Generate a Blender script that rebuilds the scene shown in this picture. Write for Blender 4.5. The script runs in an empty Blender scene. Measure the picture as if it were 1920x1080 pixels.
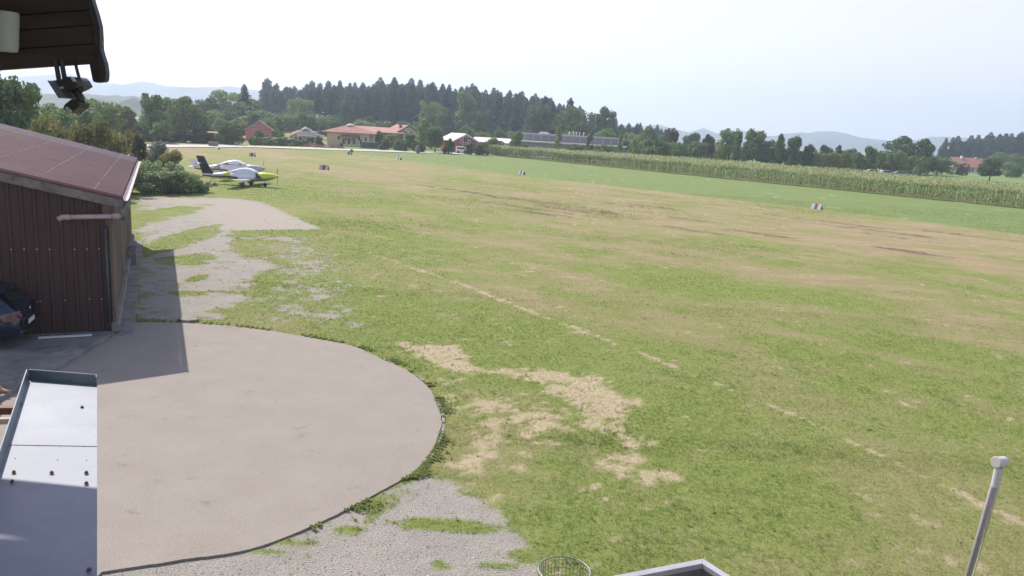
import bpy, bmesh, math, random
import numpy as np
from mathutils import Vector, Matrix
sc = bpy.context.scene
C = bpy.context.scene.collection
random.seed(5)
rng = np.random.default_rng(7)

# ------------------------------------------------------------------ camera
F = 1450.0; P = math.radians(11.5); R = math.radians(3.3); H = 6.0
cR, sR, cP, sP = math.cos(R), math.sin(R), math.cos(P), math.sin(P)
cam_d = bpy.data.cameras.new('camera'); cam = bpy.data.objects.new('camera', cam_d); C.objects.link(cam)
cam_d.sensor_width = 36; cam_d.lens = F / 1920 * 36; cam_d.clip_start = 0.05; cam_d.clip_end = 40000
right = Vector((cR, sR * sP, sR * cP)); up = Vector((-sR, cR * sP, cR * cP)); fwd = Vector((0, cP, -sP))
cam.matrix_world = Matrix(((right.x, up.x, -fwd.x, 0), (right.y, up.y, -fwd.y, 0), (right.z, up.z, -fwd.z, H), (0, 0, 0, 1)))
sc.camera = cam

# ------------------------------------------------------------------ sky, sun, exposure
SUN_EL = math.radians(43.4); SUN_AZ = math.radians(-43.0)      # azimuth from +Y, towards -X
w = bpy.data.worlds.new('World'); sc.world = w; w.use_nodes = True
nt = w.node_tree; nt.nodes.clear()
sky = nt.nodes.new('ShaderNodeTexSky'); sky.sky_type = 'NISHITA'; sky.sun_disc = False
sky.sun_elevation = SUN_EL; sky.sun_rotation = SUN_AZ; sky.altitude = 500
sky.air_density = 1.3; sky.dust_density = 1.6; sky.ozone_density = 1.5
bg = nt.nodes.new('ShaderNodeBackground'); bg.inputs[1].default_value = 0.12
wo = nt.nodes.new('ShaderNodeOutputWorld')
mxw = nt.nodes.new('ShaderNodeMix'); mxw.data_type = 'RGBA'; mxw.inputs[7].default_value = (8.9, 8.1, 9.2, 1)
tcw = nt.nodes.new('ShaderNodeTexCoord'); sxw = nt.nodes.new('ShaderNodeSeparateXYZ'); rpw = nt.nodes.new('ShaderNodeMapRange'); rpw.inputs['From Min'].default_value = 0.0; rpw.inputs['From Max'].default_value = .52; rpw.inputs['To Min'].default_value = .72; rpw.inputs['To Max'].default_value = .0
nt.links.new(tcw.outputs['Generated'], sxw.inputs[0]); nt.links.new(sxw.outputs['Z'], rpw.inputs[0]); nt.links.new(rpw.outputs[0], mxw.inputs[0])
tnt = nt.nodes.new('ShaderNodeMix'); tnt.data_type = 'RGBA'; tnt.blend_type = 'MULTIPLY'; tnt.inputs[0].default_value = 1; tnt.inputs[7].default_value = (1.12, .93, .96, 1)
nt.links.new(sky.outputs[0], tnt.inputs[6]); nt.links.new(tnt.outputs[2], mxw.inputs[6]); nt.links.new(mxw.outputs[2], bg.inputs[0]); nt.links.new(bg.outputs[0], wo.inputs[0])
sd = bpy.data.lights.new('sun', 'SUN'); sd.energy = 5.0; sd.angle = math.radians(0.55); sd.color = (1, .93, .84)
sun = bpy.data.objects.new('sun', sd); C.objects.link(sun)
sv = Vector((math.sin(SUN_AZ) * math.cos(SUN_EL), math.cos(SUN_AZ) * math.cos(SUN_EL), math.sin(SUN_EL)))
sun.rotation_euler = sv.to_track_quat('Z', 'Y').to_euler(); sun.location = (-20, 20, 40)
sc.view_settings.view_transform = 'Standard'; sc.view_settings.look = 'None'
sc.view_settings.exposure = 0.48; sc.view_settings.gamma = 1
sc.cycles.volume_step_rate = 4; sc.cycles.volume_max_steps = 64
sc.cycles.max_bounces = 6; sc.cycles.volume_bounces = 1; sc.cycles.transparent_max_bounces = 8

# ------------------------------------------------------------------ where things stand (metres; camera 6 m above the field)
def ray(px, py):
    x = (px - 960) / F; y = (py - 540) / F
    u = cR * x + sR * y; v = -sR * x + cR * y
    return u, cP - v * sP, -sP - v * cP
def g(px, py, z=0.0):
    X, Y, Z = ray(px, py); t = (z - H) / Z
    return Vector((X * t, Y * t, z))
def d(px, py, D):
    X, Y, Z = ray(px, py); t = D / Y
    return Vector((X * t, D, H + Z * t))

# ------------------------------------------------------------------ helpers
def tag(o, label=None, cat=None, group=None, kind=None):
    if label: o['label'] = label
    if cat: o['category'] = cat
    if group: o['group'] = group
    if kind: o['kind'] = kind
    return o
def empty(name, loc=(0, 0, 0), rz=0, label=None, cat=None, group=None):
    o = bpy.data.objects.new(name, None); C.objects.link(o); o.location = loc; o.rotation_euler = (0, 0, rz)
    o.empty_display_size = .3
    return tag(o, label, cat, group)
class MB:
    def __init__(s): s.v = []; s.f = []; s.m = []
    def add(s, vs, fs, m=0):
        n = len(s.v); s.v += [tuple(v) for v in vs]; s.f += [tuple(i + n for i in f) for f in fs]; s.m += [m] * len(fs); return s
    def box(s, a, b, m=0, M=None):
        x0, y0, z0 = a; x1, y1, z1 = b
        vs = [(x0, y0, z0), (x1, y0, z0), (x1, y1, z0), (x0, y1, z0), (x0, y0, z1), (x1, y0, z1), (x1, y1, z1), (x0, y1, z1)]
        if M: vs = [M @ Vector(v) for v in vs]
        return s.add(vs, [(0, 3, 2, 1), (4, 5, 6, 7), (0, 1, 5, 4), (1, 2, 6, 5), (2, 3, 7, 6), (3, 0, 4, 7)], m)
    def tube(s, pts, r, n=10, m=0, cap=True):
        pts = [Vector(p) for p in pts]; rs = r if isinstance(r, (list, tuple)) else [r] * len(pts); rings = []
        for i, p in enumerate(pts):
            t = (pts[min(i + 1, len(pts) - 1)] - pts[max(i - 1, 0)]).normalized()
            a = t.cross(Vector((0, 0, 1)) if abs(t.z) < .9 else Vector((1, 0, 0))).normalized(); b = t.cross(a)
            rings.append([p + (a * math.cos(k * 2 * math.pi / n) + b * math.sin(k * 2 * math.pi / n)) * rs[i] for k in range(n)])
        return s.loft(rings, m, cap)
    def loft(s, rings, m=0, cap=True, mf=None):
        n = len(rings[0]); vs = [v for r_ in rings for v in r_]; fs = []; ms = []
        for i in range(len(rings) - 1):
            for k in range(n):
                fs.append((i * n + k, i * n + (k + 1) % n, (i + 1) * n + (k + 1) % n, (i + 1) * n + k))
        if cap: fs += [tuple(range(n))[::-1], tuple(range((len(rings) - 1) * n, len(rings) * n))]
        b = len(s.m); s.add(vs, fs, m)
        if mf:
            for j, f in enumerate(fs):
                c = sum((Vector(vs[i]) for i in f), Vector()) / len(f); s.m[b + j] = mf(c)
        return s
    def prism(s, poly, a, b, axis='y', m=0):
        # poly in the two other axes, extruded a..b
        def mk(p, t):
            return {'y': (p[0], t, p[1]), 'x': (t, p[0], p[1]), 'z': (p[0], p[1], t)}[axis]
        n = len(poly); vs = [mk(p, a) for p in poly] + [mk(p, b) for p in poly]
        fs = [tuple(range(n)), tuple(range(2 * n - 1, n - 1, -1))] + [(i, i + n, (i + 1) % n + n, (i + 1) % n) for i in range(n)]
        return s.add(vs, fs, m)
    def build(s, name, mats, parent=None, smooth=False, bevel=0):
        me = bpy.data.meshes.new(name); me.from_pydata(s.v, [], s.f)
        mats = mats if isinstance(mats, (list, tuple)) else [mats]
        for m in mats: me.materials.append(m)
        me.polygons.foreach_set('material_index', s.m)
        bm = bmesh.new(); bm.from_mesh(me); bmesh.ops.recalc_face_normals(bm, faces=bm.faces); bm.to_mesh(me); bm.free()
        if smooth: me.polygons.foreach_set('use_smooth', [True] * len(me.polygons))
        me.update()
        o = bpy.data.objects.new(name, me); C.objects.link(o)
        if parent: o.parent = parent
        if bevel:
            b = o.modifiers.new('b', 'BEVEL'); b.width = bevel; b.segments = 2; b.limit_method = 'ANGLE'
        return o
def npmesh(name, V, Fc, mats, fsize, parent=None, matidx=None, attrs=None, link=True, smooth=False):
    me = bpy.data.meshes.new(name); V = np.asarray(V, np.float32); Fc = np.asarray(Fc, np.int32); nf = len(Fc)
    me.vertices.add(len(V)); me.vertices.foreach_set('co', V.ravel())
    me.loops.add(nf * fsize); me.loops.foreach_set('vertex_index', Fc.ravel())
    me.polygons.add(nf); me.polygons.foreach_set('loop_start', np.arange(nf, dtype=np.int32) * fsize)
    me.polygons.foreach_set('loop_total', np.full(nf, fsize, np.int32))
    for m in (mats if isinstance(mats, (list, tuple)) else [mats]): me.materials.append(m)
    if matidx is not None: me.polygons.foreach_set('material_index', np.asarray(matidx, np.int32))
    if smooth: me.polygons.foreach_set('use_smooth', np.ones(nf, bool))
    for k, a in (attrs or {}).items():
        at = me.attributes.new(k, 'FLOAT', 'POINT'); at.data.foreach_set('value', np.asarray(a, np.float32))
    me.update(calc_edges=True)
    if not link: return me
    o = bpy.data.objects.new(name, me); C.objects.link(o)
    if parent: o.parent = parent
    return o
def inst(name, me, parent):
    o = bpy.data.objects.new(name, me); C.objects.link(o); o.parent = parent; return o

# value noise in world metres
def _h(i, j, s):
    n = (i.astype(np.int64) * 374761393 + j.astype(np.int64) * 668265263 + s * 974711) & 0x7fffffff
    n = ((n ^ (n >> 13)) * 1274126177) & 0x7fffffff
    return ((n ^ (n >> 16)) & 0xffffff) / float(0xffffff)
def vn(x, y, s):
    i = np.floor(x); j = np.floor(y); u = x - i; v = y - j; u = u * u * (3 - 2 * u); v = v * v * (3 - 2 * v)
    return (_h(i, j, s) * (1 - u) + _h(i + 1, j, s) * u) * (1 - v) + (_h(i, j + 1, s) * (1 - u) + _h(i + 1, j + 1, s) * u) * v
def fbm(x, y, scale, oc=4, s=1, rough=.55):
    t = 0; a = 1; n = 0; x = np.asarray(x, float) / scale + 1000; y = np.asarray(y, float) / scale + 1000
    for k in range(oc): t = t + vn(x, y, s + k * 17) * a; n += a; a *= rough; x = x * 2.03; y = y * 2.03
    return t / n
def ss(a, b, x): t = np.clip((x - a) / (b - a), 0, 1); return t * t * (3 - 2 * t)
def sdpoly(X, Y, pts):      # negative inside, metres
    pts = np.array([(p[0], p[1]) for p in pts]); ins = np.zeros(X.shape, bool); dm = np.full(X.shape, 1e9); n = len(pts)
    for i in range(n):
        ax, ay = pts[i]; bx, by = pts[(i + 1) % n]; ex, ey = bx - ax, by - ay
        t = np.clip(((X - ax) * ex + (Y - ay) * ey) / (ex * ex + ey * ey + 1e-9), 0, 1)
        dm = np.minimum(dm, np.hypot(X - ax - t * ex, Y - ay - t * ey))
        c = (ay > Y) != (by > Y)
        with np.errstate(divide='ignore', invalid='ignore'):
            ins ^= c & (X < ex * (Y - ay) / (ey if abs(ey) > 1e-9 else 1e-9) + ax)
    return np.where(ins, -dm, dm)
def dline(X, Y, pts):
    dm = np.full(X.shape, 1e9)
    for (ax, ay), (bx, by) in zip(pts[:-1], pts[1:]):
        ex, ey = bx - ax, by - ay; t = np.clip(((X - ax) * ex + (Y - ay) * ey) / (ex * ex + ey * ey), 0, 1)
        dm = np.minimum(dm, np.hypot(X - ax - t * ex, Y - ay - t * ey))
    return dm
GP = lambda *ps: [g(a, b).xy[:] for a, b in ps]

# ------------------------------------------------------------------ materials
class N:
    def __init__(s, name):
        s.m = bpy.data.materials.new(name); s.m.use_nodes = True; s.t = s.m.node_tree
        s.b = s.t.nodes['Principled BSDF']; s.out = s.t.nodes['Material Output']
    def n(s, ty, **k):
        o = s.t.nodes.new('ShaderNode' + ty)
        for a, v in k.items():
            if a.startswith('i_'):
                o.inputs[a[2:].replace('_', ' ')].default_value = v
            else: setattr(o, a, v)
        return o
    def l(s, a, b): s.t.links.new(a, b)
    def co(s, sc_=(1, 1, 1), rot=0, obj=True):
        tc = s.n('TexCoord'); mp = s.n('Mapping'); s.l(tc.outputs['Object'], mp.inputs[0])
        mp.inputs['Scale'].default_value = sc_; mp.inputs['Rotation'].default_value = (0, 0, rot); return mp.outputs[0]
    def noise(s, vec, scale, detail=4, rough=.55):
        o = s.n('TexNoise', i_Scale=scale, i_Detail=detail, i_Roughness=rough); s.l(vec, o.inputs['Vector']); return o.outputs[0]
    def ramp(s, fac, a, b, c0=(0, 0, 0, 1), c1=(1, 1, 1, 1)):
        o = s.n('ValToRGB'); e = o.color_ramp.elements; e[0].position = a; e[1].position = b; e[0].color = c0; e[1].color = c1
        s.l(fac, o.inputs[0]); return o.outputs[0]
    def mix(s, fac, a, b, mode='MIX'):
        o = s.n('Mix', data_type='RGBA', blend_type=mode)
        for v, i in ((fac, 0), (a, 6), (b, 7)):
            if isinstance(v, (int, float)): o.inputs[i].default_value = v
            elif isinstance(v, tuple): o.inputs[i].default_value = (*v[:3], 1)
            else: s.l(v, o.inputs[i])
        return o.outputs[2]
    def bump(s, hgt, st, dist=.02):
        o = s.n('Bump', i_Strength=st, i_Distance=dist); s.l(hgt, o.inputs['Height']); s.l(o.outputs[0], s.b.inputs['Normal']); return o
    def attr(s, name): return s.n('Attribute', attribute_name=name).outputs['Fac']
def simple(name, col, rough=.6, var=.25, scale=3, metal=0, bump=0, bscale=40, spec=.4, dirt=None, stretch=(1, 1, 1)):
    m = N(name); v = m.co(stretch); a = m.noise(v, scale, 5)
    c = m.mix(m.ramp(a, .3, .7), tuple(x * (1 - var) for x in col), tuple(min(1, x * (1 + var)) for x in col))
    if dirt: c = m.mix(m.ramp(m.noise(v, scale * 2.7, 6, .7), .52, .72), c, dirt)
    m.l(c, m.b.inputs['Base Color']); m.b.inputs['Roughness'].default_value = rough; m.b.inputs['Metallic'].default_value = metal
    m.b.inputs['Specular IOR Level'].default_value = spec
    if bump: m.bump(m.noise(v, bscale, 4), bump, .01)
    return m.m
def leafmat(name, dark, light, tip=None, trans=.35, scale=.35, gloss=.025):
    m = N(name); v = m.co(); a = m.noise(v, scale, 4, .6)
    gi = m.n('NewGeometry').outputs['Random Per Island']; oi = m.n('ObjectInfo').outputs['Random']
    c = m.mix(m.ramp(a, .35, .68), dark, light)
    c = m.mix(m.ramp(gi, .2, 1), c, m.mix(.55, c, tip or light))
    hs = m.n('HueSaturation'); mr = m.n('MapRange'); mr.inputs['To Min'].default_value = .72; mr.inputs['To Max'].default_value = 1.28
    m.l(oi, mr.inputs[0]); m.l(mr.outputs[0], hs.inputs['Value']); m.l(c, hs.inputs['Color'])
    df = m.n('BsdfDiffuse'); tr = m.n('BsdfTranslucent'); mx = m.n('MixShader'); mx.inputs[0].default_value = trans
    m.l(hs.outputs[0], df.inputs[0]); m.l(hs.outputs[0], tr.inputs[0]); m.l(df.outputs[0], mx.inputs[1]); m.l(tr.outputs[0], mx.inputs[2])
    gl = m.n('BsdfGlossy'); gl.inputs['Roughness'].default_value = .45; gl.inputs[0].default_value = (.9, .95, 1, 1); m2 = m.n('MixShader'); m2.inputs[0].default_value = gloss
    m.l(mx.outputs[0], m2.inputs[1]); m.l(gl.outputs[0], m2.inputs[2]); m.l(m2.outputs[0], m.out.inputs[0]); return m.m
M = {}
M['leaf_dark'] = leafmat('leaf_dark', (.06, .105, .035), (.15, .22, .07))
M['leaf_mid'] = leafmat('leaf_mid', (.10, .155, .045), (.235, .32, .10))
M['leaf_light'] = leafmat('leaf_light', (.125, .18, .055), (.26, .34, .11))
M['leaf_yellow'] = leafmat('leaf_yellow', (.13, .14, .03), (.30, .27, .06))
M['leaf_olive'] = leafmat('leaf_olive', (.11, .14, .035), (.27, .27, .085), (.38, .31, .15), scale=1.2)
M['leaf_silver'] = leafmat('leaf_silver', (.12, .16, .09), (.30, .34, .24), (.62, .62, .54), scale=1.5, gloss=.06)
M['leaf_brown'] = leafmat('leaf_brown', (.07, .055, .03), (.13, .11, .05))
M['leaf_bramble'] = leafmat('leaf_bramble', (.10, .17, .045), (.24, .35, .12), (.48, .54, .32), scale=1.5, trans=.4, gloss=.05)
M['needle'] = leafmat('needle', (.034, .062, .040), (.08, .125, .068), trans=.12, scale=.2)
M['needle_far'] = M['needle']
M['bark'] = simple('bark', (.10, .075, .055), .9, .4, 6, bump=.4)
M['bark_grey'] = simple('bark_grey', (.30, .28, .25), .9, .3, 6)

# ------------------------------------------------------------------ ground: masks in world metres
TRACK = GP((590, 425), (700, 477), (870, 535), (1010, 592), (1130, 635), (1330, 715), (1500, 785), (1700, 880), (1920, 985), (2100, 1080))
FIELD = GP((560, 281), (640, 283), (980, 330), (1560, 395), (1920, 440)); FIELD.append((54, 47)); FIELD.append((70, 25))
gA = np.array(GP((980, 330), (1560, 395)))
RDIR = (gA[1] - gA[0]) / np.linalg.norm(gA[1] - gA[0]); RN = np.array([-RDIR[1], RDIR[0]])   # RN points up-right, away from the camera
RANG = math.atan2(RDIR[1], RDIR[0])
tk = np.array(TRACK)
G_MAIN = GP((248, 368), (440, 371), (495, 378), (545, 398), (612, 430), (540, 432), (450, 434), (450, 462), (480, 480), (560, 497), (500, 520), (495, 565), (440, 590), (420, 603), (250, 605), (215, 600), (245, 440))
G_HOT = GP((248, 368), (440, 371), (495, 378), (545, 398), (612, 430), (450, 434), (385, 432), (350, 398), (300, 379), (248, 376))
G_FADE = GP((430, 430), (600, 440), (690, 520), (720, 600), (700, 640), (620, 625), (500, 610), (420, 603), (480, 520))
G_NEAR = GP((100, 1100), (190, 1078), (400, 1042), (600, 985), (690, 935), (800, 893), (870, 915), (940, 958), (945, 992), (985, 1020), (1015, 1050), (1000, 1120))
STRAW = GP((745, 642), (880, 650), (870, 672), (905, 690), (1010, 688), (1120, 712), (1195, 755), (1180, 790), (1215, 835), (1235, 870), (1305, 897), (1250, 908), (1190, 900), (1090, 918), (1140, 882), (1165, 835), (1080, 800), (1070, 760), (1020, 725), (940, 705), (850, 702), (770, 672))
STRAW2 = GP((830, 700), (940, 745), (1000, 760), (1080, 800), (1060, 830), (985, 850), (960, 900), (930, 930), (880, 900), (840, 870), (850, 800), (840, 745))
PATCH = [(318, 458, 42, 36, .8), (285, 405, 55, 24, 1.), (350, 440, 28, 24, .75), (370, 522, 15, 9, .9), (350, 487, 55, 11, .9), (352, 550, 38, 5, .9), (440, 549, 62, 3, .7), (340, 606, 45, 5, .8),
         (900, 925, 45, 8, .7), (700, 962, 14, 20, .8), (760, 925, 30, 5, .55), (985, 1045, 40, 14, .7), (500, 1035, 45, 5, .5), (840, 987, 95, 13, .95), (650, 994, 34, 9, .8), (830, 1058, 28, 9, .7), (930, 1063, 45, 7, .8), (705, 940, 40, 16, .8), (555, 1015, 50, 9, .6), (275, 603, 40, 5, .7)]
MUD = [(950, 371, 5, 1.2), (1010, 378, 6, 1.2), (975, 387, 7, 1.0), (1070, 390, 6, 2.4), (1130, 402, 6, 1.6), (1040, 404, 5, .8), (1160, 383, 4, .8), (1230, 388, 3.5, .9), (1295, 412, 3, .8), (1300, 432, 3, 1.0), (1425, 439, 3, .9), (1565, 418, 6, .9), (1640, 433, 6, .9), (1690, 447, 4, .8), (1715, 474, 3, 1.0), (1820, 443, 6, .9), (1490, 408, 4, .8), (1000, 360, 5, .8), (820, 352, 5, .8), (890, 362, 5, .9)]
def masks(X, Y):
    nb = fbm(X, Y, 3.5, 5, 3); nm = fbm(X, Y, .9, 5, 11, .62); nf = fbm(X, Y, .22, 3, 29)
    dist = np.hypot(X, Y)
    grass = np.ones_like(X)
    sA = sdpoly(X, Y, G_MAIN); grass = np.minimum(grass, .16 + ss(-1.3, .6, sA))
    grass = np.minimum(grass, .04 + ss(-.7, .1, sdpoly(X, Y, G_HOT)))
    sF = sdpoly(X, Y, G_FADE); grass = np.minimum(grass, .50 + .5 * ss(-1.8, 1.5, sF) + .12 * ss(-3, 0, sF))
    sN = sdpoly(X, Y, G_NEAR); grass = np.minimum(grass, .05 + ss(-.15, .2, sN))
    for px, py, a, b, k in PATCH:
        c = g(px, py); rx = (g(px + a, py) - c).length; ry = (g(px, py - b) - g(px, py + b)).length / 2
        q = np.hypot((X - c.x) / rx, (Y - c.y) / ry) + (nm - .5) * 1.5; grass = np.maximum(grass, k * (1 - ss(.75, 1.25, q)))
    out_ = np.minimum(np.minimum(sA, sF), np.minimum(sN, sdpoly(X, Y, G_HOT))); grass = grass + .4 * ss(.3, 1.3, out_)
    s1 = sdpoly(X, Y, STRAW); s2 = sdpoly(X, Y, STRAW2)
    straw = np.maximum(.30 + .60 * (1 - ss(-.45, .12, s1)), .50 * (1 - ss(-.6, .3, s2))) * (1 - ss(.0, .45, np.minimum(s1, s2)))
    dt = dline(X, Y, TRACK); fade = ss(60, 35, dist)
    straw = np.maximum(straw, (1 - ss(.0, .24, dt)) * .57 * fade * (.65 + .7 * nb))
    cover = ss(.33, .70, grass + (nm - .5) * 1.1 + (nf - .5) * .8)
    strawc = .92 * ss(.40, .66, straw + (nm - .5) * 1.1 + (nf - .5) * 1.3 + (fbm(X, Y, .09, 2, 33) - .5) * .3)
    # position across the runway
    rel = (X - gA[0][0]) * RN[0] + (Y - gA[0][1]) * RN[1]          # 0 at the green field's edge, negative towards the camera
    U = X * RDIR[0] + Y * RDIR[1]; V = X * RN[0] + Y * RN[1]
    st = fbm(U, V * 3.2, 16, 5, 41, .6); st2 = fbm(U, V * 2.2, 3.5, 5, 47, .65)
    fld = sdpoly(X, Y, FIELD + [(400, 25), (700, 900), (-36, 900)])
    field = ss(.6, -.6, fld + (nb - .5) * 1.2)
    c = ss(-62, -48, rel) * .12 + ss(-46, -22, rel) * .28 + ss(-22, 12, X - .12 * Y) * .22
    lane = np.exp(-((rel + 17) / 14) ** 2) * .22
    dry = np.clip(c + lane + (st - .5) * 1.7 + (st2 - .5) * 1.5 + (nb - .5) * .8 + (nm - .5) * .7, 0, 1)
    dry = np.maximum(dry, np.clip((nb - .52) * 2.2 + (nm - .5), 0, .5))
    left = ss(-52, -60, rel)                                        # strip nearest the camera stays green
    dry = dry * (1 - left * .3)
    dry = dry * (1 - field)
    mud = np.zeros_like(X)
    for px, py, a, b in MUD:
        c_ = g(px, py); U0 = c_.x * RDIR[0] + c_.y * RDIR[1]; V0 = c_.x * RN[0] + c_.y * RN[1]; mud = np.maximum(mud, 1 - ss(.5, 1.3, np.hypot((U - U0) / a, (V - V0) / b)))
    mudc = ss(.52, .62, mud * .30 + fbm(U, V * 3.0, 1.6, 4, 77, .65) * .62) * (1 - field) * (.5 + .5 * ss(.45, .6, fbm(U, V * 2, 1.1, 3, 83)))
    hot = ss(.6, -1.2, sdpoly(X, Y, G_HOT) + (nb - .5) * 2)
    return dict(cover=cover, straw=strawc * cover, dry=dry, mud=mudc, field=field, hot=hot)
def axis(lo, hi, flo, fhi, step, grow):
    a = list(np.arange(flo, fhi + 1e-6, step)); x = fhi; s = step
    while x < hi: s *= grow; x += s; a.append(min(x, hi))
    x = flo; s = step; b = []
    while x > lo: s *= grow; x -= s; b.append(max(x, lo))
    return np.array(b[::-1] + a)
xs = axis(-6200, 6200, -22, 24, .13, 1.035); ys = axis(-270, 5500, 6.5, 42, .13, 1.03)
XX, YY = np.meshgrid(xs, ys); Xf, Yf = XX.ravel(), YY.ravel()
def hill_h(x, y):
    # low wooded hill behind the houses, and a second one on the far right
    x = np.asarray(x, float); y = np.asarray(y, float); px = 960 + 1450 * x / np.maximum(y, 60)
    a = ss(265, 420, y) * ss(480, 640, px) * (1 - ss(1010, 1290, px)) * 9.0
    b = ss(330, 520, y) * ss(1760, 1900, px) * 9.0
    c = ss(190, 330, y) * ss(250, 420, px) * (1 - ss(470, 560, px)) * 3.5
    return (a + b + c) * (1 - ss(700, 1100, y))
mk = masks(Xf, Yf)
Zf = hill_h(Xf, Yf) + (fbm(Xf, Yf, 9, 3, 5) - .5) * .10 * ss(20, 60, Yf) - .0 + mk['cover'] * .012 * (Yf < 60)
nx, ny = len(xs), len(ys); idx = np.arange(nx * ny).reshape(ny, nx)
quads = np.stack([idx[:-1, :-1].ravel(), idx[:-1, 1:].ravel(), idx[1:, 1:].ravel(), idx[1:, :-1].ravel()], 1)
m = N('meadow_ground'); v = m.co()
vs_ = m.co((.35, 1.6, 1), -RANG)
n_f = m.noise(v, 9, 5, .7); n_m = m.noise(v, 1.3, 5, .65); n_s = m.noise(vs_, .5, 6, .7); n_c = m.noise(v, 42, 3, .7)
green = m.mix(m.ramp(n_f, .3, .72), (.135, .185, .042), (.26, .305, .09))
green = m.mix(m.ramp(n_m, .45, .75), green, (.26, .29, .09))
fgreen = m.mix(m.ramp(n_f, .35, .7), (.13, .185, .060), (.24, .295, .108))
fgreen = m.mix(m.ramp(n_m, .5, .8), fgreen, (.12, .17, .06)); fgreen = m.mix(m.ramp(n_s, .45, .75), fgreen, (.22, .30, .11))
dryc = m.mix(m.ramp(n_s, .35, .68), (.275, .24, .12), (.39, .30, .20))
dryc = m.mix(m.ramp(n_f, .5, .8), dryc, (.32, .235, .15))
strawc = m.mix(m.ramp(n_f, .3, .75), (.33, .265, .16), (.60, .50, .35))
grav = m.mix(m.ramp(n_c, .32, .66), (.19, .175, .15), (.54, .50, .44))
grav = m.mix(m.ramp(n_m, .35, .75), grav, m.mix(.5, grav, (.24, .225, .20)))
hotg = m.mix(m.ramp(n_c, .3, .7), (.28, .25, .205), (.50, .445, .375))
mudc_ = m.mix(m.ramp(n_f, .35, .7), (.10, .065, .045), (.24, .17, .12))
c = m.mix(m.attr('field'), green, fgreen)
dm_ = m.n('Math', operation='MULTIPLY_ADD'); m.l(n_f, dm_.inputs[0]); dm_.inputs[1].default_value = .7; dm_.inputs[2].default_value = -.35
da = m.n('Math', operation='ADD', use_clamp=True); m.l(dm_.outputs[0], da.inputs[0]); m.l(m.attr('dry'), da.inputs[1])
dz = m.n('Math', operation='MULTIPLY', use_clamp=True); m.l(da.outputs[0], dz.inputs[0])
inv = m.n('Math', operation='SUBTRACT', use_clamp=True); inv.inputs[0].default_value = 1; m.l(m.attr('field'), inv.inputs[1]); m.l(inv.outputs[0], dz.inputs[1])
c = m.mix(dz.outputs[0], c, dryc)
c = m.mix(m.attr('straw'), c, strawc)
c = m.mix(m.attr('mud'), c, mudc_)
gg = m.mix(m.attr('hot'), grav, hotg)
c = m.mix(m.attr('cover'), gg, c)
m.l(c, m.b.inputs['Base Color']); m.b.inputs['Roughness'].default_value = .95; m.b.inputs['Specular IOR Level'].default_value = .1
hh = m.n('Math', operation='ADD'); m.l(n_f, hh.inputs[0]); m.l(n_c, hh.inputs[1]); m.bump(hh.outputs[0], .7, .05)
gnd = npmesh('ground', np.stack([Xf, Yf, Zf], 1), quads, m.m, 4, attrs=mk, smooth=True)
tag(gnd, kind='structure')

# ------------------------------------------------------------------ round paved pad with its kerb
def asphalt():
    m = N('pad_asphalt'); v = m.co(); a = m.noise(v, 55, 4, .7); b = m.noise(v, 1.1, 6, .62); c_ = m.noise(m.co((1, .3, 1), .5), .7, 5)
    c = m.mix(m.ramp(a, .3, .7), (.185, .160, .135), (.345, .306, .262))
    c = m.mix(m.ramp(b, .40, .75), c, m.mix(.3, c, (.36, .322, .295)))
    c = m.mix(m.ramp(c_, .62, .78), c, m.mix(.35, c, (.15, .13, .125)))
    s = m.noise(v, 1.9, 4, .6); c = m.mix(m.ramp(s, .62, .74), c, m.mix(.4, c, (.09, .08, .075)))
    w1 = m.noise(v, 60, 3, .7); c = m.mix(m.ramp(w1, .56, .70), c, m.mix(.55, c, (.60, .56, .52)))
    k1 = m.n('TexNoise', noise_type='RIDGED_MULTIFRACTAL', i_Scale=.55, i_Detail=3.); m.l(v, k1.inputs['Vector']); c = m.mix(m.ramp(k1.outputs[0], .965, .99), c, m.mix(.35, c, (.07, .06, .06)))
    m.l(c, m.b.inputs['Base Color']); m.b.inputs['Roughness'].default_value = .9; m.b.inputs['Specular IOR Level'].default_value = .25
    m.bump(a, .35, .01); return m.m
M['pad'] = asphalt()
M['concrete'] = simple('concrete', (.21, .20, .18), .9, .3, 1.6, bump=.5, bscale=30, dirt=(.13, .12, .10))
M['kerb'] = simple('kerb_stone', (.25, .235, .20), .9, .35, 9, bump=.5, bscale=30, dirt=(.12, .13, .06))
rim = GP((190, 1077), (338.5, 1054), (474, 1032), (596, 985), (677, 944), (745, 907), (769, 894), (791, 875), (816, 837), (827, 799), (822.5, 768), (803.6, 730), (766, 698.5), (709, 672), (662, 651), (583, 635.5), (489, 620), (413, 612), (330, 607), (250, 606))
# catmull-rom through the rim
rv = [Vector((a, b, 0)) for a, b in rim]; sm = []
for i in range(len(rv) - 1):
    p0, p1, p2, p3 = rv[max(i - 1, 0)], rv[i], rv[i + 1], rv[min(i + 2, len(rv) - 1)]
    for k in range(8):
        t = k / 8; sm.append(.5 * ((2 * p1) + (-p0 + p2) * t + (2 * p0 - 5 * p1 + 4 * p2 - p3) * t * t + (-p0 + 3 * p1 - 3 * p2 + p3) * t ** 3))
sm.append(rv[-1])
jit = [(random.random() - .5) * .03 for _ in sm]
poly = [Vector((p.x + j, p.y + j, 0)) for p, j in zip(sm, jit)]
outer = [Vector((-16, 21.0, 0)), Vector((-20, 14, 0)), Vector((-18, 4, 0)), Vector((-8, 3.0, 0)), Vector((-5.2, 6.0, 0))]
allp = poly + outer
pad = MB(); n = len(allp)
top = .035
pad.add([(p.x, p.y, top) for p in allp], [tuple(range(n))])
pad.add([(p.x, p.y, top) for p in allp] + [(p.x, p.y, -.1) for p in allp], [(i, (i + 1) % n, (i + 1) % n + n, i + n) for i in range(n)])
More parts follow.
